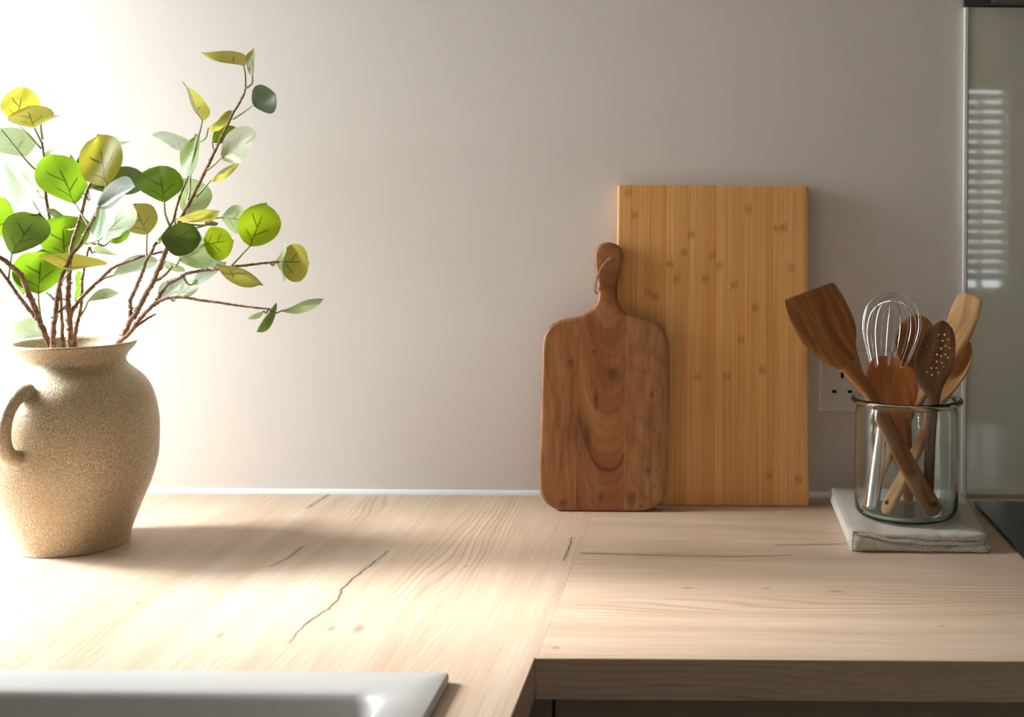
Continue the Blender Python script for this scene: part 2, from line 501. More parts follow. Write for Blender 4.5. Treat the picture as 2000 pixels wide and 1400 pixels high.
# ------------------------------------------------------------------ hob
hb = thing('induction_hob', 'black glass hob set into the oak worktop beside the towel', 'hob', (0.665, -0.30, WZ))
obj('glass_plate', BX(0.3705, 0.96, -0.555, -0.041, WZ + 0.0005, WZ + 0.0055, bev=0.0015), M['hob'], hb, smooth=False)
for (hx, hy, hr) in ((0.52, -0.17, 0.075), (0.52, -0.42, 0.095), (0.80, -0.17, 0.095), (0.80, -0.42, 0.075)):
    bm = bmesh.new(); lathe(bm, [(hr, WZ + 0.0054), (hr, WZ + 0.00565), (hr - 0.002, WZ + 0.00565), (hr - 0.002, WZ + 0.0054)], hx, hy, 48, False, False)
    obj('cooking_zone_ring', bm, mat_plain('hob_print', (0.10, 0.10, 0.10), 0.3), hb, smooth=False)

# ------------------------------------------------------------------ glass splashback and hood
g = Graph('back_painted_glass')
n = g.noise(g.coord(), 2.0, 2)
g.set(Base_Color=g.mix(n, srgb(208, 207, 187), srgb(213, 211, 193)), Roughness=0.03)
g.bsdf.inputs['Specular IOR Level'].default_value = 0.26
M['splash'] = g.mat
sp_x0, sp_z0, sp_z1 = 0.3612, WZ + 0.006, P(1940, 14, 1.635).z
sp = thing('glass_splashback', 'grey green back painted glass splashback on wall behind the hob', 'splashback', (0.80, 0, WZ))
obj('glass_panel', BX(sp_x0 + 0.0058, 1.30, -0.0065, -0.0005, sp_z0, sp_z1, bev=0.0008), M['splash'], sp, smooth=False)
bm = BX(sp_x0 - 0.0004, sp_x0 + 0.0057, -0.0085, -0.0005, sp_z0 - 0.003, sp_z1, bev=0.0014)
obj('edge_trim', bm, M['white_trim'], sp, smooth=False, label='white edge trim')
hd = thing('cooker_hood', 'dark grey cooker hood above the glass splashback', 'cooker hood', (0.70, -0.2, sp_z1))
obj('back_plate', BX(P(1884, 5, 1.63).x, 1.25, -0.012, -0.0005, sp_z1 + 0.001, 2.2), M['hood'], hd, smooth=False)
hx0 = P(1936, 12, 1.628).x
bm = bmesh.new()
loops = [[Vector(p) for p in ((hx0, -0.0125, z0), (1.25, -0.0125, z0), (1.25, yf, z0), (hx0, yf, z0))] for yf, z0 in ((-0.48, sp_z1 + 0.002), (-0.48, sp_z1 + 0.06), (-0.30, sp_z1 + 0.16))]
loops_mesh(bm, loops); obj('canopy', bm, M['hood'], hd, smooth=False)
obj('grease_filter', BX(hx0 + 0.06, 1.19, -0.44, -0.06, sp_z1 - 0.001, sp_z1 + 0.0018), mat_plain('hood_filter', srgb(58, 58, 58), 0.35, 0.6), hd, smooth=False)
obj('chimney', BX(0.66, 0.96, -0.27, -0.0125, sp_z1 + 0.1605, 2.39, bev=0.002), M['hood'], hd, smooth=False)

# ------------------------------------------------------------------ wall socket
s0, s1 = P(1601, 687, 1.632), P(1601, 805, 1.632)
sx0, sz1, sz0 = s0.x, s0.z, s1.z
sx1 = sx0 + 0.146
so = thing('wall_socket', 'white double wall socket behind the jar of utensils', 'socket', ((sx0 + sx1) / 2, 0, sz0))
plate = obj('faceplate', BX(sx0, sx1, -0.009, -0.0004, sz0, sz1, bev=0.0025, seg=3), M['plastic'], so)
outs = [P(1650, 0, 1.632).x]; outs.append(outs[0] + 0.0735)
ez, lz = P(1650, 733, 1.632).z, P(1650, 765, 1.632).z
cut = bmesh.new()
for ox in outs:
    for (x0, x1, z0, z1) in ((ox - .0022, ox + .0022, ez - .0042, ez + .0042), (ox - .0146, ox - .0078, lz - .0022, lz + .0022), (ox + .0078, ox + .0146, lz - .0022, lz + .0022)):
        box(cut, x0, x1, -0.012, -0.003, z0, z1)
boolean(plate, cut)
for f in plate.data.polygons: f.use_smooth = False
for ox in outs:
    for nm, (x0, x1, z0, z1) in (('earth_slot', (ox - .0021, ox + .0021, ez - .0041, ez + .0041)), ('pin_slot', (ox - .0145, ox - .0079, lz - .0021, lz + .0021)), ('pin_slot', (ox + .0079, ox + .0145, lz - .0021, lz + .0021))):
        obj(nm, BX(x0, x1, -0.0055, -0.0032, z0, z1), M['slot'], so, smooth=False)
    bm = BX(ox + 0.004, ox + 0.0125, -0.0118, -0.0088, ez + 0.008, ez + 0.020, bev=0.001)
    obj('rocker_switch', bm, M['plastic'], so, smooth=False)
for x in (sx0 + 0.0128, sx1 - 0.0128):
    bm = bmesh.new()
    loops = [[Vector((x + r * math.cos(2 * PI * k / 20), yy, (sz0 + sz1) / 2 + r * math.sin(2 * PI * k / 20))) for k in range(20)] for r, yy in ((0.0036, -0.0085), (0.0036, -0.0093), (0.003, -0.0097))]
    obj('screw_cap', loops_mesh(bm, loops), M['plastic'], so)

# ------------------------------------------------------------------ bamboo board
def mat_bamboo():
    g = Graph('bamboo')
    p = g.coord(); r = g.rand()
    x, y, z = g.sep(p)
    fine = g.noise(g.vec(x * 1300.0, z * 4.0, r * 50.0), 1.0, 3)
    wide = g.noise(g.vec(x * 170.0, z * 1.6, r * 50.0), 1.0, 2)
    c = g.mix(wide, srgb(236, 168, 94), srgb(253, 204, 134))
    c = g.mix(g.smooth(r, 0.0, 1.0) * 0.55, c, srgb(222, 150, 74))
    c = g.mix(g.smooth(fine, 0.48, 0.66) * 0.62, c, srgb(194, 120, 54))
    # the nodes of the cane: a short dark smudge at a height that differs from strip to strip
    for k, off in ((1.0, 0.0),):
        h = g.m('FRACT', r * (37.31 * k) + off)
        zz = (z - h * 0.43 - 0.01) / 0.008
        xn = g.noise(g.vec(x * 420.0, z * 120.0, r * 20.0 + off), 1.0, 2)
        kk = g.smooth(abs(zz) + (0.60 - xn) * 2.4, 0.0, 1.5, 1.0, 0.0)
        c = g.mix(kk * 0.5, c, srgb(166, 92, 34))
    g.set(Base_Color=c, Roughness=0.42, Normal=g.bump(fine, 0.06, 0.0004))
    return g.mat
M['bamboo'] = mat_bamboo()
bx0, bx1, bh, bt = P(1206, 361, 1.619).x, P(1580, 361, 1.619).x, 0.4495, 0.019
foot_y = G(1450, 989).y
bb = thing('bamboo_board', 'tall rectangular striped bamboo cutting board leaning against the wall', 'cutting board', ((bx0 + bx1) / 2, foot_y, WZ))
lean = math.asin((-foot_y - 0.0015 - bt) / bh)
RB = Matrix.Translation((0, foot_y, WZ)) @ Matrix.Rotation(-lean, 4, 'X')
full = BX(bx0, bx1, 0, bt, 0, bh, bev=0.0034, seg=3)
NS = 27
zlift = bt * math.sin(lean)
for i in range(NS):
    a, b = bx0 + (bx1 - bx0) * i / NS, bx0 + (bx1 - bx0) * (i + 1) / NS
    bm = full.copy()
    if i > 0: 
        bmesh.ops.bisect_plane(bm, geom=bm.verts[:] + bm.edges[:] + bm.faces[:], plane_co=(a + 0.00002, 0, 0), plane_no=(-1, 0, 0), clear_outer=True)
        bmesh.ops.holes_fill(bm, edges=[e for e in bm.edges if e.is_boundary])
    if i < NS - 1:
        bmesh.ops.bisect_plane(bm, geom=bm.verts[:] + bm.edges[:] + bm.faces[:], plane_co=(b - 0.00002, 0, 0), plane_no=(1, 0, 0), clear_outer=True)
        bmesh.ops.holes_fill(bm, edges=[e for e in bm.edges if e.is_boundary])
    bm.transform(RB)
    obj('bamboo_strip', bm, M['bamboo'], bb)
full.free()

# ------------------------------------------------------------------ acacia board with handle
def mat_acacia(kind):
    g = Graph('acacia_stave_' + kind)
    p = g.coord()
    x, y, z = g.sep(p)
    w = g.noise(g.vec(x * 22.0, z * 9.0, 2.0), 1.0, 3)
    w2 = g.noise(g.vec(x * 90.0, z * 13.0, 7.0), 1.0, 3)
    fib = g.noise(g.vec(x * 620.0, z * 22.0, 4.0), 1.0, 3)
    if kind == 'middle':
        xx = x + 0.0 + (w - 0.5) * 0.02
        f = z - xx * xx * 42.0 + (w2 - 0.5) * 0.012
        base = g.ramp(g.noise(g.vec(x * 12.0, f * 14.0, 1.0), 1.0, 3), [(0.3, srgb(122, 72, 40)), (0.52, srgb(164, 104, 60)), (0.75, srgb(188, 128, 78))])
        ring = g.m('SINE', f * 330.0 + w * 5.0)
        line = g.smooth(abs(f - 0.055), 0.0005, 0.005, 1.0, 0.0)
        base = g.mix(line * 0.7, base, srgb(86, 50, 34))
        kn = [(-0.008, 0.020, 0.006, 0.011), (0.004, 0.185, 0.012, 0.012), (-0.018, 0.150, 0.004, 0.014), (-0.022, 0.215, 0.004, 0.004), (-0.028, 0.10, 0.006, 0.02)]
    elif kind == 'left':
        f = x * 1.3 + (w - 0.5) * 0.09 + z * 0.18
        base = g.ramp(w2, [(0.28, srgb(126, 78, 44)), (0.5, srgb(160, 104, 60)), (0.75, srgb(178, 122, 74))])
        ring = g.m('SINE', f * 300.0)
        kn = [(-0.052, 0.20, 0.006, 0.008), (-0.06, 0.012, 0.008, 0.006)]
    else:
        f = z * 0.5 + x * 0.9 + (w - 0.5) * 0.13
        base = g.ramp(w2, [(0.25, srgb(144, 94, 56)), (0.5, srgb(178, 122, 76)), (0.75, srgb(200, 146, 96))])
        ring = g.m('SINE', f * 260.0)
        kn = [(0.060, 0.157, 0.004, 0.006), (0.056, 0.055, 0.008, 0.010), (0.047, 0.009, 0.003, 0.004), (0.034, 0.018, 0.012, 0.014), (0.064, 0.035, 0.004, 0.004)]
    c = g.mix(g.smooth(ring, 0.25, 1.0) * 0.20, base, srgb(104, 62, 40))
    c = g.mix(g.smooth(fib, 0.45, 0.75) * 0.36, c, srgb(100, 60, 36))
    for (kx, kz, rx, rz) in kn:
        dx = (x - kx) / rx; dz = (z - kz) / rz
        kk = g.smooth(g.m('SQRT', dx * dx + dz * dz) + (w2 - 0.5) * 1.4, 0.1, 1.1, 0.6, 0.0)
        c = g.mix(kk, c, srgb(84, 48, 30))
    g.set(Base_Color=c, Roughness=0.40, Normal=g.bump(fib, 0.08, 0.0005))
    return g.mat
out_px = [(1188, 472), (1176, 474), (1166, 482), (1160, 494), (1160, 512), (1163, 535), (1167, 560), (1167, 582), (1159, 598), (1147, 609), (1130, 617), (1108, 621), (1090, 626), (1074, 636),
          (1063, 652), (1058, 675), (1056.5, 740), (1054, 830), (1051.5, 915), (1052, 950), (1057, 970), (1068, 985), (1086, 996), (1110, 999), (1186, 1000), (1250, 999), (1272, 994), (1288, 983), (1298, 968),
          (1302, 950), (1304, 900), (1306, 813), (1306, 740), (1306, 680), (1302, 655), (1293, 638), (1278, 628), (1258, 622), (1236, 617), (1220, 609), (1209, 595), (1205.5, 577), (1206, 555), (1210, 532), (1215, 510), (1216, 496), (1211, 483), (1201, 475)]
D0 = G(1186, 1000).y - CAM.y                 # distance of the board's lower front edge
D1 = 1.640 - 0.0215 - 0.045
ztop = P(1188, 472, D1).z
a_foot = D0 - 1.641
a_bt = 0.018
# lean so that the back of the handle touches the bamboo board
zb = ztop - WZ
y_bam = foot_y + math.tan(lean) * zb
leanA = math.atan((y_bam - a_bt * 1.02 - a_foot) / zb)
def board_plane(px, py):
    """point on the leaning front plane at that pixel -> local (x, z along the board)"""
    nrm = Vector((0, -math.cos(leanA), math.sin(leanA)))
    o0 = Vector((0, a_foot, WZ))
    r = ray(px, py)
    t = (o0 - CAM).dot(nrm) / r.dot(nrm)
    q = CAM + r * t
    return (q.x, (q.z - WZ) / math.cos(leanA))
loc2 = catmull([board_plane(*q) for q in out_px] + [board_plane(*out_px[0])], 3)[:-1]
zmin = min(q[1] for q in loc2); loc2 = [(x, z - zmin) for x, z in loc2]
def inset(poly, d):
    res = []
    n = len(poly)
    for i in range(n):
        a, b, c = Vector(poly[i - 1]), Vector(poly[i]), Vector(poly[(i + 1) % n])
        t = (c - a).normalized()
        res.append((b.x - t.y * d, b.y + t.x * d))
    return res
area = sum(a[0] * b[1] - b[0] * a[1] for a, b in zip(loc2, loc2[1:] + loc2[:1]))
sgn = 1 if area > 0 else -1
RA = Matrix.Translation((0, a_foot, WZ)) @ Matrix.Rotation(-leanA, 4, 'X')
full = bmesh.new()
lay = []
rr = 0.0058
for k in range(5):
    a = PI / 2 * k / 4
    lay.append((rr * (1 - math.sin(a)), rr * (1 - math.cos(a))))       # inset, depth
layers = [(d, y) for d, y in lay] + [(d, a_bt - y) for d, y in lay[::-1]]
LL = [[Vector((x, y, z)) for x, z in inset(loc2, sgn * d)] for d, y in layers]
loops_mesh(full, LL, False, False)
from mathutils.geometry import tessellate_polygon
full.verts.ensure_lookup_table()
nL = len(loc2)
for k0, L in ((0, LL[0]), (len(LL) - 1, LL[-1])):
    for tri in tessellate_polygon([L]):
        full.faces.new([full.verts[k0 * nL + t] for t in tri])
bmesh.ops.recalc_face_normals(full, faces=full.faces[:])
hx, hz = board_plane(1187.5, 505); hz -= zmin
ab = thing('acacia_board', 'small brown paddle board with handle and twine loop propped on bamboo board', 'cutting board', (sum(q[0] for q in loc2) / len(loc2) , a_foot, WZ))
ab.location.x = board_plane(1187, 900)[0]
cuts = [board_plane(1128.5, 800)[0], board_plane(1220, 800)[0]]
for kind, lo, hi in (('left', None, cuts[0]), ('middle', cuts[0], cuts[1]), ('right', cuts[1], None)):
    bm = full.copy()
    for v, no in ((lo, -1), (hi, 1)):
        if v is None: continue
        bmesh.ops.bisect_plane(bm, geom=bm.verts[:] + bm.edges[:] + bm.faces[:], plane_co=(v - no * 0.00004, 0, 0), plane_no=(no, 0, 0), clear_outer=True)
        bmesh.ops.holes_fill(bm, edges=[e for e in bm.edges if e.is_boundary])
    bm.transform(RA)
    o = obj('board_stave', bm, mat_acacia(kind), ab, angle=32)
    if kind == 'middle':
        cut = bmesh.new()
        loops_mesh(cut, [[RA @ Vector((hx + 0.0034 * math.cos(2 * PI * k / 20), y, hz + 0.0034 * math.sin(2 * PI * k / 20))) for k in range(20)] for y in (-0.01, 0.03)])
        boolean(o, cut)
full.free()
# twine loop through the handle hole
def on_board(px, py, off):
    x, z = board_plane(px, py); z -= zmin
    return RA @ Vector((x, -off, z))
for dx, ph in ((0.0, 0.0), (0.0011, 1.3)):
    pts = [RA @ Vector((hx, 0.006, hz)), on_board(1188, 506, 0.0022), on_board(1182, 513, 0.003), on_board(1174, 524, 0.0028), on_board(1167, 540, 0.0035), on_board(1163, 555, 0.003), on_board(1161, 568, -0.004), on_board(1163, 572, -0.014)]
    pts = catmull([tuple(p + Vector((dx, -dx * 0.6, 0))) for p in pts], 8)
    pts = [Vector(p) + Vector((math.sin(i * 0.9 + ph), 0, math.cos(i * 0.9 + ph))) * 0.0003 for i, p in enumerate(pts)]
    obj('twine', tube(bmesh.new(), pts, 0.0011, 6), M['twine'], ab)

# ------------------------------------------------------------------ vase
def mat_vase():
    g = Graph('champagne_textured_glaze')
    p = g.coord()
    n1 = g.noise(p, 900.0, 3, 0.65)
    n2 = g.noise(p, 260.0, 3, 0.6)
    n3 = g.noise(p, 14.0, 3)
    c = g.ramp(n1, [(0.36, srgb(134, 114, 88)), (0.5, srgb(192, 170, 136)), (0.64, srgb(236, 224, 198))])
    c = g.mix(g.smooth(n3, 0.4, 0.7) * 0.35, c, srgb(178, 156, 124))
    g.set(Base_Color=c, Roughness=0.42, Metallic=0.35, Normal=g.bump(n1 * 0.7 + n2 * 0.6, 0.7, 0.0012))
    return g.mat
M['vase'] = mat_vase()
VD = 1.39
vc = P(145, 800, VD); VX, VY = vc.x, vc.y
mpp = VD / F
prof_px = [(1067, 101), (1051, 103), (1003, 121), (965, 136), (914, 148), (868, 151), (825, 149), (784, 140), (756, 124), (738, 105), (726, 93), (716, 90), (704, 95), (692, 105), (685, 109)]
prof = [(r * mpp, max(0.0, (CAM.z - WZ) - (py - CY - 6) / F * VD)) for py, r in prof_px]
prof[0] = (prof[0][0], 0.0008)
H_V = prof[-1][1]
outer = catmull(prof, 4)
def wob(r, z, a):
    return r + 0.0008 * mnoise.noise(Vector((math.cos(a) * 2, math.sin(a) * 2, z * 25)))
va = thing('vase', 'champagne gold textured urn vase with ear handles and eucalyptus', 'vase', (VX, VY, WZ))
bm = bmesh.new()
inner = [(r - 0.0055, z) for r, z in outer[::-1] if z > 0.012]
pr = [(outer[0][0] - 0.004, 0.0)] + outer + [(outer[-1][0] - 0.0010, H_V + 0.0022), (outer[-1][0] - 0.0035, H_V + 0.0024)] + inner + [(0.03, 0.010)]
n = 80
loops = [[Vector((VX + wob(r, z, 2 * PI * k / n) * math.cos(2 * PI * k / n), VY + wob(r, z, 2 * PI * k / n) * math.sin(2 * PI * k / n), WZ + z)) for k in range(n)] for r, z in pr]
loops_mesh(bm, loops)
obj('body', bm, M['vase'], va, angle=60)
def r_at(z):
    for (r0, z0), (r1, z1) in zip(outer, outer[1:]):
        if z0 <= z <= z1: return r0 + (r1 - r0) * (z - z0) / max(z1 - z0, 1e-6)
    return outer[-1][0]
for ang in (math.radians(-98), math.radians(82)):
    d = Vector((math.cos(ang), math.sin(ang), 0)); pts = []; rad = []
    zt, zl = 0.197, 0.124
    cz, hh = (zt + zl) / 2, (zt - zl) / 2
    for k in range(17):
        a = -PI / 2 + PI * k / 16
        z = cz - hh * math.sin(a)
        out = 0.030 * max(0, math.cos(a)) ** 0.8
        base = r_at(zt) + (r_at(zl) - r_at(zt)) * (k / 16)
        pts.append(Vector((VX, VY, WZ + z)) + d * (base - 0.003 + out)); rad.append(0.0075 + 0.002 * abs(math.sin(a)) ** 3)
    obj('handle', tube(bmesh.new(), pts, rad, 14), M['vase'], va)

# ------------------------------------------------------------------ eucalyptus
def mat_bark():
    g = Graph('artificial_bark')
    p = g.coord(); n = g.noise(p, 160.0, 3)
    g.set(Base_Color=g.ramp(n, [(0.3, srgb(104, 72, 50)), (0.5, srgb(142, 108, 80)), (0.7, srgb(178, 148, 116))]), Roughness=0.7, Normal=g.bump(n, 0.4, 0.001))
    return g.mat
M['bark'] = mat_bark()
M['petiole'] = mat_plain('petiole_green', srgb(150, 156, 96), 0.55)
def mat_leaf(name, top, trans, vein):
    g = Graph('leaf_' + name)
    s, t, _ = g.sep(g.coord('UV'))          # s across 0..1, t along 0..1
    r = g.rand()
    a = abs(s - 0.5) * 2.0
    mid = g.smooth(a, 0.015, 0.045, 1.0, 0.0) * g.smooth(t, 0.66, 0.80, 1.0, 0.0)
    vs = mid
    for t0, side in ((0.12, 1), (0.26, -1), (0.46, 1)):
        d = abs(t - t0 - a * 0.42)
        half = g.m('GREATER_THAN', (s - 0.5) * side, 0.0)
        vs = g.m('MAXIMUM', vs, g.smooth(d, 0.010, 0.026, 1.0, 0.0) * g.smooth(a, 0.45, 0.62, 1.0, 0.0) * half)
    n = g.noise(g.vec(s * 14.0, t * 14.0, r * 30.0), 1.0, 3, 0.6)
    c = g.mix(g.smooth(n, 0.3, 0.75) * 0.35, top, tuple(0.62 * k for k in top))
    c = g.mix(vs * 0.65, c, vein)
    tr = g.mix(g.smooth(n, 0.3, 0.75) * 0.35, trans, tuple(0.7 * k for k in trans))
    tr = g.mix(vs * 0.8, tr, tuple(0.12 * k for k in trans))
    g.set(Base_Color=c, Roughness=0.45, Normal=g.bump(n - vs * 0.5, 0.15, 0.0008))
    tl = g.node('ShaderNodeBsdfTranslucent'); g.put(tl.inputs['Color'], tr)
    mx = g.node('ShaderNodeMixShader'); mx.inputs[0].default_value = 0.5
    g.nt.links.new(g.bsdf.outputs[0], mx.inputs[1]); g.nt.links.new(tl.outputs[0], mx.inputs[2])
    g.nt.links.new(mx.outputs[0], g.outn.inputs[0])
    return g.mat
LM = {
    'y': mat_leaf('yellow', srgb(140, 142, 60), srgb(224, 212, 76), srgb(92, 88, 26)),
    'o': mat_leaf('olive', srgb(118, 124, 58), srgb(196, 188, 80), srgb(84, 84, 34)),
    'g': mat_leaf('green', srgb(74, 104, 40), srgb(120, 156, 26), srgb(52, 74, 26)),
    'l': mat_leaf('lime', srgb(104, 132, 40), srgb(178, 204, 30), srgb(70, 92, 26)),
    'd': mat_leaf('dark', srgb(78, 92, 62), srgb(92, 112, 36), srgb(96, 112, 78)),
    's': mat_leaf('sage', srgb(150, 170, 142), srgb(172, 192, 132), srgb(196, 208, 180)),
    'w': mat_leaf('whitish_lit', srgb(190, 204, 192), srgb(190, 206, 172), srgb(214, 222, 210)),  # whitish tone puts the light on lit leaf sides into the colour
}
LTAB = [[(0, 0.03), (.05, .26), (.14, .52), (.28, .82), (.42, .97), (.54, 1), (.70, .95), (.84, .76), (.94, .46), (.985, .22), (1, 0.0)],
        [(0, 0.03), (.05, .34), (.14, .64), (.28, .90), (.40, 1.0), (.54, .99), (.70, .88), (.84, .66), (.94, .38), (.985, .18), (1, 0.0)],
        [(0, 0.03), (.05, .22), (.14, .46), (.28, .75), (.42, .93), (.58, 1), (.74, .97), (.87, .80), (.95, .52), (.985, .28), (1, 0.0)]]
def lint(t, tab):
    for (a, va), (b, vb) in zip(tab, tab[1:]):
        if t <= b + 1e-9: return va + (vb - va) * (t - a) / (b - a)
    return tab[-1][1]
def leaf_mesh(base, tip, hw, D, dD, fold, curl, rnd):
    """a curved leaf blade in space: pixels give its place, dD (m) how far the tip lies behind the base"""
    b = P(base[0], base[1], D); e = P(tip[0], tip[1], D + dD)
    ax = e - b; L = ax.length; axn = ax.normalized()
    view = (b - CAM).normalized()
    wdir = axn.cross(view).normalized()
    hw_m = hw * D / F
    real = max(hw_m, 0.40 * L) if hw_m > 0.009 or L > 0.03 else max(hw_m, 0.30 * L)
    real = min(real, 0.036)
    depth = math.sqrt(max(real ** 2 - hw_m ** 2, 0.0)) * (1 if rnd.random() < 0.5 else -1)
    nv = axn.cross(wdir).normalized()
    W = wdir * hw_m + nv * depth
    N = axn.cross(W).normalized()
    if N.dot(view) > 0: N = -N
    bm = bmesh.new(); uvl = bm.loops.layers.uv.new('UVMap')
    na, nb = 18, 10
    ph = rnd.random() * 6; sk = rnd.uniform(-1, 1); sk2 = rnd.uniform(-1, 1)
    tb = LTAB[rnd.randrange(3)]
    ltab = lambda t: lint(t, tb)
    rows = []
    for i in range(na + 1):
        t = i / na
        prof = ltab(t)
        row = []
        for j in range(nb + 1):
            s = j / nb * 2 - 1
            q = b + ax * (t + sk * s * math.sin(PI * t) * 0.10 + 0.04 * math.sin(ph * 2 + s * 3) * t) + W * (s * prof * (1.03 + 0.06 * math.sin(ph + t * 5) + sk2 * s * 0.08))
            lift = fold * abs(s) * prof * real + curl * L * (t * t - t) + 0.09 * real * math.sin(ph + s * 2.4 + t * 4.5) * prof
            row.append((bm.verts.new(q + N * lift), ((s + 1) / 2, t)))
        rows.append(row)
    for r0, r1 in zip(rows, rows[1:]):
        for j in range(nb):
            q = (r0[j], r0[j + 1], r1[j + 1], r1[j])
            f = bm.faces.new([v for v, _ in q])
            for lp, (_, uv) in zip(f.loops, q): lp[uvl].uv = uv
    bmesh.ops.remove_doubles(bm, verts=bm.verts[:], dist=1e-6)
    return bm, b

def stem(parent, pts, rad0, rad1, nodes=True, name='stem'):
    """pts (px, py, D); radii in metres; small swollen nodes as on the real twig"""
    rnd = random.Random(len(pts) * 31 + int(pts[0][0]))
    q = catmull([tuple(P(*p)) for p in pts], 7)
    n = len(q)
    rad = []
    q2 = []; last = 0
    for i, p in enumerate(q):
        t = i / (n - 1)
        r = rad0 + (rad1 - rad0) * t
        if nodes and i % 5 == 0: r *= 1.10 + 0.16 * rnd.random()
        r *= 0.92
        rad.append(r)
        q2.append(Vector(p) + Vector((rnd.uniform(-1, 1), rnd.uniform(-1, 1), rnd.uniform(-1, 1))) * r * 0.18)
    bm = tube(bmesh.new(), q2, rad, 8)
    if nodes:
        for i in range(3, n - 3, 5):                   # leaf-scar stubs
            d = Vector((rnd.uniform(-1, 1), rnd.uniform(-1, 1), rnd.uniform(-0.2, 0.8))).normalized()
            tube(bm, [q2[i], q2[i] + d * (rad[i] + 0.0016)], [rad[i] * 0.45, rad[i] * 0.3], 5)
    return obj(name, bm, M['bark'], parent)

def branch(label, stems, leaves):
    """first stem is rooted in the vase"""
    b0 = Vector((VX, VY, WZ + 0.012))
    br = thing('eucalyptus_branch', label, 'branch', b0, 'eucalyptus branches in the vase')
    for k, (pts, r0, r1) in enumerate(stems):
        stem(br, pts, r0, r1)
    for i, (base, tip, hw, cl, D, dD, fold, curl, pet) in enumerate(leaves):
        rnd = random.Random(int(base[0] * 13 + tip[1]))
        bm, b = leaf_mesh(base, tip, hw, D, dD, fold, curl, rnd)
        lf = obj('leaf', bm, LM[cl], br, angle=180)
        if pet:
            pp = [P(base[0], base[1], D)] + [P(*q) for q in pet]
            mid = pp[0].lerp(pp[-1], 0.5) + Vector((0, 0, -0.004)) if len(pp) == 2 else None
            if mid: pp = [pp[0], mid, pp[1]]
            q = catmull([tuple(v) for v in pp], 6)
            tip_in = P(base[0], base[1], D).lerp(P(tip[0], tip[1], D + dD), 0.06)
            q = [tuple(tip_in)] + q
            po = obj('petiole', tube(bmesh.new(), q, [0.0008 + 0.0007 * i / len(q) for i in range(len(q))], 6), M['petiole'], lf)
    return br

INS = lambda px, D: [(145, 1040, 1.39), (px * 0.5 + 72, 850, 1.39), (px, 720, D)]
# fields of a leaf: base px, tip px, half width px, colour, D, tip depth, fold, curl, petiole (px, py, D)
branch('eucalyptus branch leaning far left over the ear handle of the vase',
  [([(136, 1000, 1.372), (120, 850, 1.368), (103, 700, 1.366), (90, 660, 1.36), (77, 625, 1.355), (68, 600, 1.35), (53, 566, 1.345), (39, 535, 1.34), (20, 518, 1.335), (0, 503, 1.33), (-40, 478, 1.325), (-75, 450, 1.32)], 0.0040, 0.0024),
   ([(76, 623, 1.355), (63, 612, 1.352), (47, 591, 1.345), (37, 579, 1.342), (25, 561, 1.338), (0, 527, 1.33), (-30, 490, 1.325)], 0.0026, 0.0016)],
  [((23, 496), (75, 417), 37, 'd', 1.335, 0.02, 0.15, 0.12, [(18, 530, 1.335), (17, 545, 1.336)]),
   ((-25, 462), (8, 388), 32, 'g', 1.34, 0.03, 0.1, 0.1, [(-40, 478, 1.325)]),
   ((75, 574), (81, 488), 46, 'g', 1.365, 0.02, 0.12, 0.08, [(76, 595, 1.36), (80, 630, 1.356)]),
   ((45, 575), (25, 530), 8, 'g', 1.36, 0.01, 0.3, 0.1, [(56, 572, 1.346)]),
   ((98, 652), (23, 635), 25, 's', 1.41, 0.01, 0.1, 0.08, [(100, 672, 1.38)])])
branch('eucalyptus branch rising to the large yellow leaf above vase rim',
  [([(146, 1000, 1.360), (132, 850, 1.354), (115, 735, 1.350), (105, 692, 1.342), (103, 660, 1.337), (106, 629, 1.335), (109, 612, 1.335), (111, 588, 1.335), (115, 562, 1.335), (122, 536, 1.335), (130, 522, 1.338), (140, 497, 1.345), (154, 480, 1.345), (165, 458, 1.345), (177, 437, 1.345), (188, 417, 1.345), (195, 398, 1.345), (199, 384, 1.345)], 0.0036, 0.0017),
   ([(109, 612, 1.335), (118, 607, 1.337), (128, 598, 1.34)], 0.0020, 0.0012),
   ([(111, 590, 1.335), (101, 580, 1.337), (91, 572, 1.34)], 0.0018, 0.0010)],
  [((207, 363), (189, 265), 41, 'y', 1.345, 0.02, 0.06, 0.05, [(199, 384, 1.345)]),
   ((137, 528), (141, 496), 57, 'y', 1.325, 0.05, 0.05, 0.05, [(128, 540, 1.33), (119, 552, 1.335)]),
   ((190, 405), (262, 366), 20, 'd', 1.325, -0.01, 0.5, 0.25, [(186, 421, 1.345)]),
   ((146, 398), (104, 304), 39, 'g', 1.36, 0.02, 0.1, 0.06, [(158, 416, 1.352), (172, 440, 1.346)]),
   ((196, 467), (258, 404), 22, 'w', 1.335, 0.02, 0.25, 0.15, [(182, 472, 1.34), (168, 476, 1.345)]),
   ((214, 472), (256, 444), 13, 'g', 1.36, 0.02, 0.1, 0.1, [(190, 475, 1.35)]),
   ((196, 464), (190, 408), 16, 'g', 1.365, 0.02, 0.1, 0.1, [(180, 475, 1.35)])])
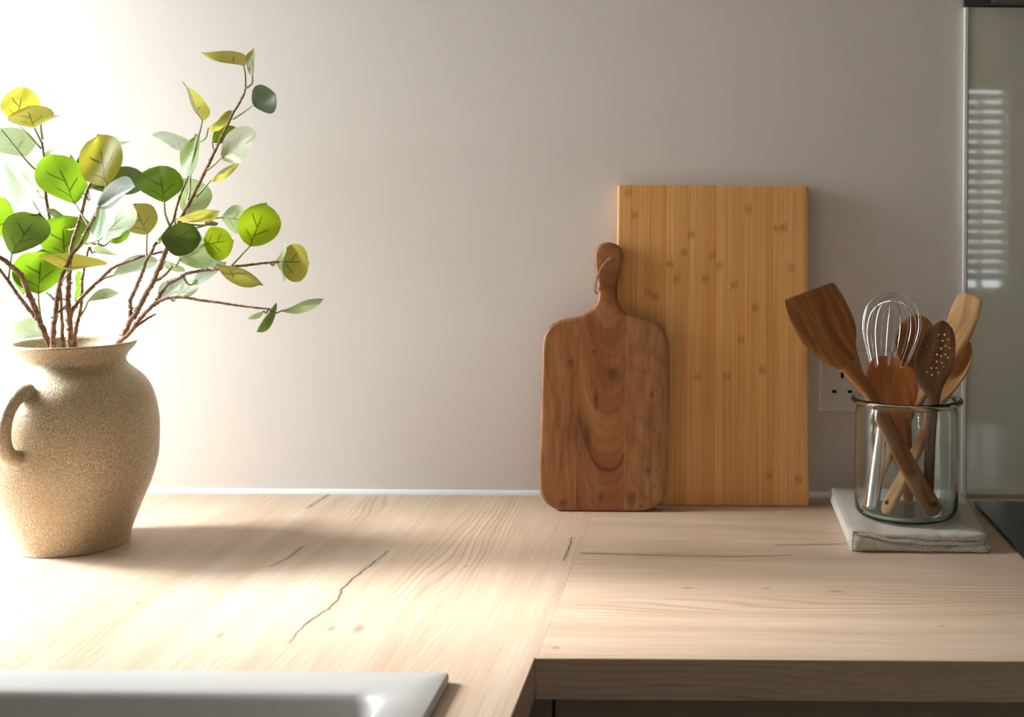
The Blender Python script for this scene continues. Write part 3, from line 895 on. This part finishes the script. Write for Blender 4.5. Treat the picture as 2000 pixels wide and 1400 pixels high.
branch('thick pale eucalyptus branch standing upright in the middle of the vase',
  [([(143, 1000, 1.395), (138, 850, 1.39), (136, 690, 1.385), (136, 660, 1.385), (136, 627, 1.385), (132, 596, 1.385), (133, 572, 1.385), (134, 548, 1.385), (135, 520, 1.39), (138, 491, 1.395), (144, 467, 1.395), (154, 437, 1.395), (159, 417, 1.395), (166, 387, 1.395), (173, 366, 1.395), (180, 352, 1.395)], 0.0046, 0.0017),
   ([(137, 618, 1.385), (142, 605, 1.388), (154, 587, 1.392), (171, 569, 1.396), (187, 553, 1.40), (196, 546, 1.40), (219, 524, 1.405), (243, 513, 1.405), (266, 505, 1.405), (280, 500, 1.41), (299, 496, 1.415), (320, 491, 1.42)], 0.0028, 0.0013)],
  [((178, 366), (289, 352), 26, 'd', 1.41, 0.03, 0.2, 0.15, [(178, 358, 1.396)]),
   ((176, 388), (150, 318), 15, 'd', 1.42, 0.02, 0.2, 0.1, [(168, 380, 1.397)]),
   ((150, 342), (137, 306), 8, 'd', 1.43, 0.02, 0.2, 0.1, [(165, 385, 1.397)]),
   ((126, 506), (122, 423), 46, 'g', 1.405, 0.02, 0.1, 0.06, [(134, 535, 1.388)]),
   ((122, 440), (105, 408), 13, 'd', 1.43, 0.02, 0.1, 0.1, [(150, 445, 1.397)]),
   ((222, 538), (306, 510), 15, 's', 1.42, 0.02, 0.3, 0.15, [(205, 543, 1.41), (188, 553, 1.40)]),
   ((225, 286), (248, 276), 6, 'w', 1.47, 0.03, 0.2, 0.2, [(200, 320, 1.43), (176, 362, 1.397)])])
branch('slim eucalyptus twig with two small pale leaves behind the pale branch',
  [([(152, 1000, 1.41), (150, 850, 1.415), (147, 715, 1.420), (146, 669, 1.425), (147, 649, 1.43), (152, 625, 1.43), (157, 603, 1.43), (160, 572, 1.43), (160, 551, 1.43), (163, 533, 1.435), (168, 505, 1.44), (174, 482, 1.445)], 0.0030, 0.0013)],
  [((184, 492), (218, 494), 7, 's', 1.45, 0.03, 0.3, 0.1, [(175, 482, 1.445)]),
   ((172, 588), (231, 573), 9, 's', 1.44, 0.02, 0.4, 0.1, [(166, 602, 1.436), (156, 618, 1.43)]),
   ((147, 590), (155, 530), 8, 'g', 1.44, 0.02, 0.2, 0.1, [(156, 605, 1.43)])])
branch('tall eucalyptus branch leaning right with many round leaves and a curved tip',
  [([(162, 1000, 1.405), (180, 850, 1.405), (206, 715, 1.405), (225, 684, 1.403), (242, 654, 1.40), (254, 627, 1.40), (265, 612, 1.398), (277, 591, 1.396), (287, 570, 1.394), (299, 551, 1.392), (306, 533, 1.39), (315, 515, 1.39), (321, 497, 1.388), (335, 465, 1.386), (350, 435, 1.385), (363, 408, 1.384), (372, 393, 1.382), (385, 366, 1.38), (400, 337, 1.378), (410, 315, 1.378), (419, 297, 1.378), (435, 263, 1.376), (444, 245, 1.376), (455, 222, 1.375), (465, 206, 1.375), (476, 185, 1.374), (479, 173, 1.374)], 0.0040, 0.0011),
   ([(254, 627, 1.40), (255, 605, 1.402), (254, 588, 1.404), (262, 570, 1.406), (271, 549, 1.400), (279, 530, 1.394), (285, 510, 1.392), (296, 493, 1.394), (301, 480, 1.40), (309, 471, 1.41), (321, 456, 1.41), (337, 434, 1.412), (345, 405, 1.412), (353, 380, 1.412), (361, 361, 1.412), (368, 343, 1.412)], 0.0026, 0.0012),
   ([(299, 551, 1.392), (318, 540, 1.388), (331, 527, 1.386), (338, 518, 1.385)], 0.0020, 0.0012)],
  [((287, 458), (262, 399), 34, 'o', 1.405, 0.02, 0.1, 0.08, [(286, 480, 1.400), (286, 502, 1.394)]),
   ((321, 395), (311, 326), 39, 'g', 1.40, 0.03, 0.12, 0.08, [(323, 418, 1.405), (331, 440, 1.41)]),
   ((372, 345), (380, 264), 18, 'l', 1.40, 0.02, 0.15, 0.08, [(371, 370, 1.398), (366, 400, 1.386)]),
   ((380, 278), (315, 272), 18, 'w', 1.43, 0.03, 0.2, 0.15, [(385, 300, 1.42), (370, 340, 1.412)]),
   ((395, 236), (359, 165), 11, 'o', 1.40, 0.02, 0.4, 0.12, [(391, 255, 1.40), (385, 275, 1.402), (372, 335, 1.41)]),
   ((406, 252), (451, 217), 10, 'o', 1.39, 0.02, 0.4, 0.15, [(402, 268, 1.392), (392, 276, 1.398)]),
   ((415, 278), (465, 254), 18, 'g', 1.40, 0.02, 0.2, 0.15, [(418, 295, 1.38)]),
   ((432, 308), (498, 262), 27, 'o', 1.355, -0.02, 0.25, 0.15, [(420, 320, 1.365), (405, 332, 1.378)]),
   ((410, 354), (468, 313), 6, 'o', 1.37, 0.02, 0.3, 0.15, [(398, 368, 1.375), (384, 384, 1.381)]),
   ((494, 205), (538, 186), 28, 'd', 1.36, -0.02, 0.15, 0.2, [(480, 216, 1.368), (456, 232, 1.375)]),
   ((476, 128), (402, 103), 13, 'o', 1.38, 0.02, 0.25, 0.15, [(479, 150, 1.376), (479, 170, 1.374)]),
   ((493, 149), (495, 95), 8, 'o', 1.37, 0.01, 0.35, 0.12, [(492, 163, 1.372), (481, 172, 1.374)]),
   ((362, 420), (386, 354), 33, 's', 1.42, 0.02, 0.1, 0.08, [(372, 393, 1.384)]),
   ((341, 428), (427, 414), 10, 'o', 1.36, 0.02, 0.2, 0.15, [(346, 440, 1.385)]),
   ((314, 464), (391, 468), 31, 'd', 1.345, 0.01, 0.2, 0.15, [(309, 471, 1.40)]),
   ((350, 508), (408, 482), 35, 's', 1.375, 0.03, 0.1, 0.08, [(338, 518, 1.385)]),
   ((398, 478), (455, 468), 34, 'l', 1.40, 0.02, 0.1, 0.08, [(370, 480, 1.395), (330, 478, 1.388)]),
   ((433, 425), (480, 430), 27, 's', 1.43, 0.02, 0.1, 0.08, [(415, 428, 1.41), (400, 440, 1.40), (352, 436, 1.386)]),
   ((402, 440), (421, 434), 6, 'd', 1.42, 0.02, 0.2, 0.1, [(352, 438, 1.386)]),
   ((322, 510), (362, 530), 8, 's', 1.435, 0.02, 0.3, 0.1, [(308, 528, 1.392)])])
branch('low eucalyptus branch sweeping right out of the vase toward the bare wall',
  [([(156, 1000, 1.38), (175, 850, 1.388), (194, 718, 1.394), (213, 691, 1.391), (234, 666, 1.384), (252, 651, 1.376), (272, 625, 1.37), (292, 602, 1.366), (307, 590, 1.364), (323, 583, 1.362), (346, 580, 1.36), (369, 582, 1.358), (396, 587, 1.356), (428, 591, 1.354), (460, 596, 1.352), (501, 601, 1.35), (524, 603, 1.35)], 0.0034, 0.0011),
   ([(300, 597, 1.365), (306, 588, 1.366), (315, 571, 1.368), (326, 557, 1.368), (335, 551, 1.368), (349, 544, 1.367), (364, 535, 1.366), (384, 530, 1.365), (400, 528, 1.364), (428, 525, 1.362), (462, 520, 1.36), (490, 517, 1.36), (515, 514, 1.36), (545, 511, 1.36)], 0.0024, 0.0013),
   ([(262, 640, 1.372), (285, 624, 1.37), (304, 613, 1.37)], 0.0018, 0.0009)],
  [((488, 481), (521, 399), 39, 'l', 1.35, 0.02, 0.08, 0.05, [(470, 500, 1.355), (453, 518, 1.361)]),
   ((424, 516), (512, 557), 14, 'o', 1.345, 0.03, 0.2, 0.15, [(410, 522, 1.363)]),
   ((545, 511), (561, 511), 40, 'w', 1.36, 0.045, 0.1, 0.1, None),
   ((538, 511), (602, 512), 35, 'o', 1.385, 0.02, 0.1, 0.08, [(528, 513, 1.362)]),
   ((540, 592), (503, 648), 9, 'd', 1.35, -0.01, 0.3, 0.12, [(524, 603, 1.35)]),
   ((549, 607), (630, 583), 4.5, 's', 1.345, 0.02, 0.4, 0.2, [(524, 603, 1.35)]),
   ((515, 607), (485, 623), 5, 's', 1.355, 0.0, 0.3, 0.1, [(524, 603, 1.35)]),
   ((312, 582), (362, 543), 16, 'w', 1.40, 0.02, 0.2, 0.1, [(306, 592, 1.366)]),
   ((343, 580), (390, 546), 12, 'w', 1.39, 0.02, 0.2, 0.1, [(335, 583, 1.361)]),
   ((376, 556), (440, 512), 15, 'w', 1.395, 0.02, 0.2, 0.1, [(358, 540, 1.368)])])
branch('thin eucalyptus branch behind the others topped by two yellow leaves',
  [([(132, 1000, 1.405), (130, 850, 1.41), (126, 720, 1.416), (123, 680, 1.420), (119, 600, 1.434), (110, 510, 1.445), (99, 440, 1.45), (93, 405, 1.45), (89, 378, 1.45), (86, 350, 1.45), (86, 317, 1.45), (84, 293, 1.45), (82, 277, 1.45)], 0.0028, 0.0013)],
  [((32, 240), (46, 172), 31, 'y', 1.46, 0.02, 0.1, 0.06, [(50, 258, 1.452), (80, 290, 1.45)]),
   ((67, 250), (52, 209), 37, 'y', 1.44, 0.03, 0.08, 0.06, [(75, 266, 1.446), (82, 280, 1.45)]),
   ((88, 231), (134, 224), 4.5, 'w', 1.46, 0.03, 0.2, 0.1, [(80, 245, 1.455), (83, 272, 1.45)]),
   ((50, 306), (-12, 256), 33, 's', 1.48, 0.02, 0.1, 0.06, [(66, 318, 1.465), (85, 335, 1.45)]),
   ((66, 396), (9, 331), 17, 's', 1.46, 0.02, 0.3, 0.1, [(77, 414, 1.455), (96, 425, 1.45)]),
   ((74, 376), (60, 316), 19, 'w', 1.49, 0.02, 0.1, 0.08, [(88, 385, 1.45)]),
   ((88, 312), (101, 292), 7, 's', 1.47, 0.02, 0.2, 0.1, [(86, 325, 1.45)]),
   ((2, 252), (-45, 222), 24, 's', 1.44, 0.02, 0.2, 0.1, [(40, 300, 1.445), (62, 325, 1.448), (84, 342, 1.45)])])

# ------------------------------------------------------------------ folded towel
def mat_towel():
    g = Graph('cream_waffle_cotton')
    p = g.coord(); x, y, z = g.sep(p)
    n = g.noise(p, 900.0, 2)
    s1 = g.m('SINE', x * 2300.0); s2 = g.m('SINE', (y + z) * 2300.0)
    big = g.noise(p, 40.0, 2)
    c = g.mix(g.smooth(s1 * s2, -0.6, 0.6), srgb(212, 200, 182), srgb(252, 246, 234))
    c = g.mix(n * 0.25, c, srgb(200, 186, 166))
    g.set(Base_Color=c, Roughness=0.95, Normal=g.bump(s1 * s2 * 0.5 + n * 0.8 + big * 0.5, 0.9, 0.0016))
    g.bsdf.inputs['Sheen Weight'].default_value = 0.2
    return g.mat
M['towel'] = mat_towel()
fl = G(1657, 1080); fr = G(1930, 1077)
TX0, TX1, TYF, TYB = fl.x, fr.x, fl.y, -0.052
JZ = 0.0225                                       # height of the towel top under the jar
tw = thing('folded_towel', 'folded cream waffle towel lying under the glass jar', 'towel', ((TX0 + TX1) / 2, (TYF + TYB) / 2, WZ))
def lerp_tab(t, tab):
    for (a, va_), (b, vb) in zip(tab, tab[1:]):
        if t <= b: 
            k = (t - a) / (b - a); k = k * k * (3 - 2 * k)
            return va_ + (vb - va_) * k
    return tab[-1][1]
zlow = [(0, 0.0215), (0.10, 0.0195), (0.35, 0.0125), (0.6, 0.0092), (1, 0.0080)]
zmid = [(0, 0.0235), (0.10, 0.0225), (0.35, 0.0172), (0.6, 0.0142), (1, 0.0128)]
ztp = [(0, 0.0262), (0.10, 0.0258), (0.25, 0.0226), (0.9, 0.0223), (1, 0.0196)]
JYc0 = P(1770, 900, 1.46).y
def layer(zb_f, zt_f, x0, x1, yf_f, yb0, bulge, seed):
    bm = bmesh.new(); loops = []
    nx = 36
    for i in range(nx + 1):
        t = i / nx
        u = (1 - math.cos(PI * t)) / 2 * 0.25 + t * 0.75
        x = x0 + (x1 - x0) * u
        zb_, zt_ = zb_f(u), zt_f(u)
        e = min(1.0, math.sqrt(max(0.0, 1 - (1 - min(u, 1 - u) / 0.025) ** 2)) if min(u, 1 - u) < 0.025 else 1.0)
        mid = (zb_ + zt_) / 2; h = (zt_ - zb_) / 2 * max(e, 0.12)
        dx = min(x - x0, x1 - x); rc = 0.011
        cin = rc - math.sqrt(max(rc * rc - (rc - dx) ** 2, 0)) if dx < rc else 0
        yf = yf_f(u) + cin; yb = yb0 - cin
        r = min(h, 0.010)
        pts = []
        for k in range(9):                          # rounded front edge
            a = -PI / 2 + PI * k / 8
            pts.append((yf + r * (1 - math.cos(a)) , mid + h * math.sin(a)))
        for k in range(1, 12):
            y = yf + r + (yb - r - yf - r) * k / 12
            pts.append((y, mid + h))
        for k in range(9):
            a = PI / 2 - PI * k / 8
            pts.append((yb - r * (1 - math.cos(a)), mid + h * math.sin(a)))
        for k in range(1, 12):
            y = yb - r + (yf + r - yb + r) * k / 12
            pts.append((y, mid - h))
        L = []
        for (y, z) in pts:
            sh = 0.0030 * (x - TX0) / 0.17 * (y - TYF) / 0.2 * 6      # right side drifts outward towards the wall
            dz = 0.0006 * mnoise.noise(Vector((x * 60, y * 60, seed))) + (0.0013 * mnoise.noise(Vector((x * 34, y * 30, seed * 3.7))) if y < JYc0 - 0.062 else 0)
            y += 0.0016 * mnoise.noise(Vector((x * 45, seed * 2.1, 0)))
            if z <= mid: dz = 0
            L.append(Vector((x + sh, y, WZ + max(z + dz, 0.0003))))
        loops.append(L)
    return loops_mesh(bm, loops)
Z = lambda tab, o=0: (lambda u: lerp_tab(u, tab) + o)
obj('bottom_fold', layer(lambda u: 0.0003, Z(zlow), TX0, TX1 + 0.002, lambda u: TYF + 0.002 * math.sin(u * 3), TYB, 0, 1), M['towel'], tw, angle=70)
obj('middle_fold', layer(Z(zlow, 0.0002), Z(zmid), TX0 + 0.0015, TX1 - 0.004, lambda u: TYF + 0.004 - 0.004 * math.sin(u * PI), TYB + 0.001, 0, 2), M['towel'], tw, angle=70)
obj('top_fold', layer(Z(zmid, 0.0002), Z(ztp), TX0 + 0.0008, TX1 - 0.001, lambda u: TYF + 0.0055 - 0.005 * math.sin(u * PI), TYB - 0.001, 0, 3), M['towel'], tw, angle=70)
# stitched hem up the folded corner
bm = bmesh.new()
hp = [Vector((TX0 + 0.004, TYF - 0.0004, WZ + 0.002)), Vector((TX0 + 0.0045, TYF - 0.0006, WZ + 0.011)), Vector((TX0 + 0.005, TYF + 0.0006, WZ + 0.020)), Vector((TX0 + 0.006, TYF + 0.006, WZ + 0.0248))]
obj('hem', tube(bm, catmull([tuple(p) for p in hp], 6), 0.0012, 8), M['towel'], tw)

# ------------------------------------------------------------------ glass jar
g = Graph('green_tinted_glass')
g.set(Base_Color=(0.955, 0.985, 0.972), Roughness=0.0, IOR=1.45)
g.bsdf.inputs['Transmission Weight'].default_value = 1.0
va_ = g.node('ShaderNodeVolumeAbsorption'); va_.inputs['Color'].default_value = (0.42, 0.85, 0.70, 1); va_.inputs['Density'].default_value = 18.0
g.nt.links.new(va_.outputs[0], g.outn.inputs['Volume'])
M['glass'] = g.mat
JD = 1.46
jc = P(1770, 900, JD); JXc, JYc = jc.x, jc.y
JB = WZ + JZ + 0.0018
jr = 0.0664; jh = 0.150
prof = [(0.020, 0.0), (0.052, 0.0), (0.0600, 0.0012), (0.0640, 0.0045), (0.0656, 0.010), (0.0660, 0.03), (jr, 0.075), (jr, 0.110), (0.0655, 0.130), (0.0640, 0.1375), (0.0635, 0.1405),
        (0.0655, 0.1420), (0.0700, 0.1428), (0.0716, 0.1450), (0.0716, 0.1472), (0.0700, 0.1492), (0.0675, 0.1500), (0.0645, 0.1494), (0.0620, 0.1470), (0.0608, 0.142),
        (0.0610, 0.1375), (0.0626, 0.128), (jr - 0.0032, 0.110), (jr - 0.0032, 0.075), (0.0628, 0.03), (0.0622, 0.012), (0.0600, 0.0075), (0.0550, 0.0050), (0.030, 0.0042)]
JIN = JB + 0.0045
bm = lathe(bmesh.new(), [(r, JB + z) for r, z in prof], JXc, JYc, 96)
jar = obj('glass_jar', bm, M['glass'], None, loc=(JXc, JYc, JB), angle=60)
tagit(jar, 'round clear glass jar with rolled rim holding wooden utensils', 'jar')

# ------------------------------------------------------------------ utensils
def blade(spec, theta, sub=6, na=9):
    """spec rows: px, py, D, half width px, half thickness m, dish m -> list of section loops"""
    th = math.radians(theta)
    Wd = Vector((math.cos(th), math.sin(th), 0))
    q = catmull(spec, sub)
    C3 = [P(a[0], a[1], a[2]) for a in q]
    loops = []; uvs = []; run = 0.0
    for i, a in enumerate(q):
        if i: run += (C3[i] - C3[i - 1]).length
        T = (C3[min(i + 1, len(q) - 1)] - C3[max(i - 1, 0)]).normalized()
        view = (C3[i] - CAM).normalized()
        sT = T - view * T.dot(view); sT.normalize()
        perp = sT.cross(view).normalized()
        if perp.x < 0: perp = -perp
        W = perp * math.cos(th) + view * math.sin(th)
        W = (W - T * W.dot(T)).normalized()
        N = T.cross(W).normalized()
        if N.dot(view) > 0: N = -N
        k = max(abs(W.dot(perp)), 0.35)
        hw = max(a[3], 0.4) * a[2] / F / k
        ht = max(a[4], 0.0004); dish = a[5]
        front, back = [], []
        for j in range(na):
            s = -math.cos(PI * j / (na - 1))
            e = max(0.0, 1 - abs(s) ** 4) ** 0.5
            c0 = C3[i] + W * (s * hw) - N * (dish * (1 - s * s))
            front.append(c0 + N * (ht * e)); back.append(c0 - N * (ht * e))
        loops.append(front + back[-2:0:-1])
        us = [-math.cos(PI * j / (na - 1)) * hw for j in range(na)]
        uvs.append([(u_, run) for u_ in us + us[-2:0:-1]])
    return loops, uvs
def blade_mesh(loops, uvs):
    bm = bmesh.new(); uvl = bm.loops.layers.uv.new('UVMap')
    loops_mesh(bm, loops)
    bm.verts.ensure_lookup_table(); bm.verts.index_update()
    flat = [u_ for row in uvs for u_ in row]
    for f in bm.faces:
        for lp in f.loops: lp[uvl].uv = flat[lp.vert.index]
    return bm
def utensil(name, label, spec, theta, split, mat, headname='head', sub=6):
    lo, uv = blade(spec, theta, sub)
    k = split * sub
    tip = P(spec[-1][0], spec[-1][1], spec[-1][2])
    t = thing(name, label, 'utensil', (tip.x, tip.y, JIN), 'wooden utensils in the glass jar')
    h = obj(headname, blade_mesh(lo[:k + 1], uv[:k + 1]), mat, t, angle=50)
    hd_ = obj('handle', blade_mesh(lo[k:], uv[k:]), mat, t, angle=50)
    return t, h, hd_
def hole_cyl(bm, px, py, D, r_px, normal=None, length=0.03, n=14, far=None):
    c = P(px, py, D); r = r_px * D / F
    nrm = (normal or (c - CAM)).normalized()
    u = nrm.orthogonal().normalized(); w_ = nrm.cross(u)
    loops_mesh(bm, [[c + nrm * s + (u * math.cos(2 * PI * k / n) + w_ * math.sin(2 * PI * k / n)) * r for k in range(n)] for s in (-length, length if far is None else far)])
    return bm
M['teak'] = mat_utensil('teak_warm', srgb(142, 88, 40), srgb(178, 116, 58), srgb(198, 138, 76))
M['teak_dark'] = mat_utensil('teak_dark', srgb(98, 64, 38), srgb(136, 92, 54), srgb(160, 114, 72))
M['teak_light'] = mat_utensil('beech_light', srgb(190, 136, 80), srgb(220, 168, 108), srgb(236, 194, 138))
M['teak_red'] = mat_utensil('cherry_wood', srgb(146, 78, 30), srgb(190, 110, 48), srgb(208, 132, 66))

t, h, hd_ = utensil('wooden_turner', 'large flat wooden turner with wide dark square head leaning left', [
    (1579.5, 568.5, 1.462, 47, 0.0014, 0), (1582.2, 574, 1.461, 52, 0.002, 0), (1591.5, 593, 1.459, 55.5, 0.0028, 0), (1602, 614, 1.457, 57, 0.0034, 0), (1621, 651, 1.452, 54, 0.004, 0), (1638, 683, 1.447, 40, 0.0048, 0),
    (1658, 709, 1.443, 23, 0.005, 0), (1674, 736, 1.443, 14.5, 0.005, 0), (1698, 768, 1.443, 12, 0.005, 0), (1717, 803, 1.436, 14, 0.0048, 0), (1742, 850, 1.428, 16, 0.0045, 0), (1766, 895, 1.421, 17, 0.0045, 0),
    (1800, 958, 1.416, 18, 0.0042, 0), (1822, 992, 1.417, 17, 0.0036, 0), (1828, 1001, 1.417, 11, 0.0026, 0), (1831, 1005, 1.417, 3, 0.0012, 0)], 28, 6, M['teak'])
boolean(hd_, hole_cyl(bmesh.new(), 1823, 984, 1.416, 5.2, Vector((0.8, 1, -0.2)), far=0.0060))

t, h, hd_ = utensil('slotted_server', 'reddish wooden server with three slots in its round edge', [
    (1741, 698, 1.454, 12, 0.0012, 0.001), (1740, 702, 1.454, 26, 0.002, 0.003), (1738, 714, 1.453, 40, 0.0026, 0.006), (1739, 735, 1.453, 49, 0.003, 0.009), (1742, 757, 1.453, 50, 0.0032, 0.010), (1747, 780, 1.453, 46, 0.0034, 0.008),
    (1752, 802, 1.453, 33, 0.004, 0.005), (1757, 822, 1.453, 19, 0.0045, 0.002), (1763, 845, 1.457, 12, 0.005, 0), (1766, 880, 1.469, 10, 0.005, 0), (1770, 930, 1.478, 10, 0.005, 0), (1774, 970, 1.484, 10, 0.0045, 0), (1775, 979, 1.485, 4, 0.002, 0)], 2, 7, M['teak_red'])
cut = bmesh.new()
for px, y1 in ((1714, 719), (1739, 717), (1763, 721)):
    c0 = P(px - 3.6, y1, 1.448); c1 = P(px + 3.6, 690, 1.448)
    box(cut, c0.x, c1.x, c0.y - 0.03, c0.y + 0.03, c0.z, c1.z)
boolean(h, cut)

t, h, hd_ = utensil('wooden_spoon', 'dark round wooden spoon standing behind the whisk', [
    (1796, 616, 1.545, 8, 0.0012, 0), (1795, 622, 1.544, 20, 0.0018, 0.001), (1793, 640, 1.541, 34, 0.0024, 0.005), (1791, 668, 1.536, 41, 0.0028, 0.009), (1786, 698, 1.530, 36, 0.003, 0.007), (1779, 724, 1.524, 21, 0.004, 0.002), (1775, 748, 1.511, 11, 0.005, 0), (1771, 800, 1.511, 9, 0.005, 0),
    (1772, 860, 1.512, 9, 0.005, 0), (1774, 920, 1.511, 10, 0.005, 0), (1776, 962, 1.510, 10, 0.0045, 0), (1776, 972, 1.510, 4, 0.002, 0)], 12, 5, M['teak'])

t, h, hd_ = utensil('perforated_spoon', 'dark oval wooden spoon with many small drilled holes', [
    (1847, 629, 1.452, 6, 0.0012, 0), (1845, 634, 1.451, 14, 0.0016, 0.001), (1840, 650, 1.45, 26, 0.0022, 0.003), (1833, 675, 1.447, 34, 0.0026, 0.006), (1826, 700, 1.445, 38, 0.0028, 0.007), (1821, 725, 1.443, 35, 0.003, 0.006), (1821, 750, 1.442, 25, 0.0036, 0.003), (1824, 770, 1.441, 14, 0.0045, 0.001), (1824, 788, 1.441, 10, 0.005, 0),
    (1820, 820, 1.443, 10, 0.005, 0), (1817, 860, 1.447, 10, 0.005, 0), (1815, 910, 1.453, 10, 0.005, 0), (1813, 965, 1.460, 10, 0.0045, 0), (1812, 978, 1.462, 4, 0.002, 0)], 14, 7, M['teak_dark'])
cut = bmesh.new()
cxs, cys = 1830, 692
for (rr_, nn, ph) in ((0, 1, 0), (0.30, 6, 0.2), (0.56, 10, 0.0), (0.80, 13, 0.15)):
    for k in range(nn):
        a = 2 * PI * k / nn + ph
        ox, oy = math.cos(a) * rr_ * 29, math.sin(a) * rr_ * 50
        hole_cyl(cut, cxs + ox - oy * 0.22, cys + oy, 1.447, 2.0, length=0.025, n=8)
boolean(h, cut)

t, h, hd_ = utensil('wooden_scraper', 'pale flat wooden scraper with rounded square end leaning right', [
    (1896, 576, 1.522, 14, 0.0012, 0), (1894, 581, 1.521, 22, 0.0018, 0), (1889, 598, 1.519, 27, 0.0026, 0), (1877, 632, 1.514, 28, 0.003, 0), (1861, 670, 1.509, 24, 0.0036, 0), (1840, 708, 1.504, 16, 0.0045, 0), (1818, 744, 1.500, 10.5, 0.005, 0), (1799, 775, 1.496, 9, 0.005, 0), (1777, 812, 1.491, 8.5, 0.005, 0),
    (1756, 850, 1.489, 9, 0.005, 0), (1731, 900, 1.483, 9, 0.005, 0), (1706, 950, 1.474, 10, 0.0045, 0), (1690, 982, 1.461, 9, 0.004, 0), (1686, 990, 1.46, 3.5, 0.002, 0)], -22, 6, M['teak_light'])

t, h, hd_ = utensil('wooden_ladle', 'deep curved wooden ladle turned sideways beside the perforated spoon', [
    (1890, 667, 1.512, 4, 0.0012, 0), (1889, 674, 1.511, 8, 0.0018, 0.003), (1884, 690, 1.509, 14, 0.0024, 0.009), (1872, 714, 1.500, 18, 0.0028, 0.013), (1858, 742, 1.486, 17, 0.0032, 0.009), (1842, 770, 1.474, 12.5, 0.004, 0.003), (1829, 790, 1.470, 10, 0.0048, 0), (1816, 814, 1.468, 8.5, 0.005, 0), (1809, 838, 1.466, 8.5, 0.005, 0),
    (1797, 866, 1.461, 9, 0.005, 0), (1780, 900, 1.451, 10, 0.005, 0), (1761, 938, 1.443, 11.5, 0.0045, 0), (1742, 975, 1.429, 12, 0.004, 0), (1732, 996, 1.422, 10, 0.0034, 0), (1728, 1004, 1.42, 4, 0.002, 0)], -42, 6, M['teak_light'])
boolean(hd_, hole_cyl(bmesh.new(), 1734, 981, 1.427, 4.8, Vector((0.8, 1, -0.2)), far=0.0060))

# whisk
wb = P(1703, 996, 1.441); wt_ = P(1728, 792, 1.483)
wk = thing('whisk', 'stainless steel balloon whisk standing in the glass jar', 'whisk', (wb.x, wb.y, JIN))
ax = (wt_ - wb); Lh = ax.length; axn = ax.normalized()
bm = tube(bmesh.new(), [wb, wb + axn * 0.003, wb + axn * (Lh * 0.5), wb + axn * (Lh - 0.006), wb + axn * Lh], [0.006, 0.0088, 0.0092, 0.0080, 0.0062], 24)
obj('handle', bm, M['steel'], wk)
top = P(1747, 573, 1.499)
bax = (top - wt_).normalized(); Lb = (top - wt_).length
u = Vector((1, 0, 0)); u = (u - bax * u.dot(bax)).normalized(); v = bax.cross(u)
NW = 7
for k in range(NW):
    a = PI * k / NW + 0.2
    d = u * math.cos(a) + v * math.sin(a); s = bax.cross(d)
    hf = 1.0 - 0.035 * (k % 3)
    half = [(0.004, -0.012), (0.0055, 0.0), (0.014, 0.22), (0.026, 0.42), (0.0350, 0.62), (0.0365, 0.76), (0.0315, 0.89), (0.0185, 0.972), (0.0, 1.0)]
    pts = [(r, z) for r, z in half] + [(-r, z) for r, z in half[-2::-1]]
    p3 = []
    for r, z in pts:
        zz = z * hf * Lb if z > 0 else z
        p3.append(tuple(wt_ + d * (r * (1.03 - 0.03 * (k % 2))) + bax * zz + s * 0.0008 * (1 - z)))
    q = catmull(p3, 5)
    obj('wire', tube(bmesh.new(), q, 0.00060, 7), M['steel'], wk)
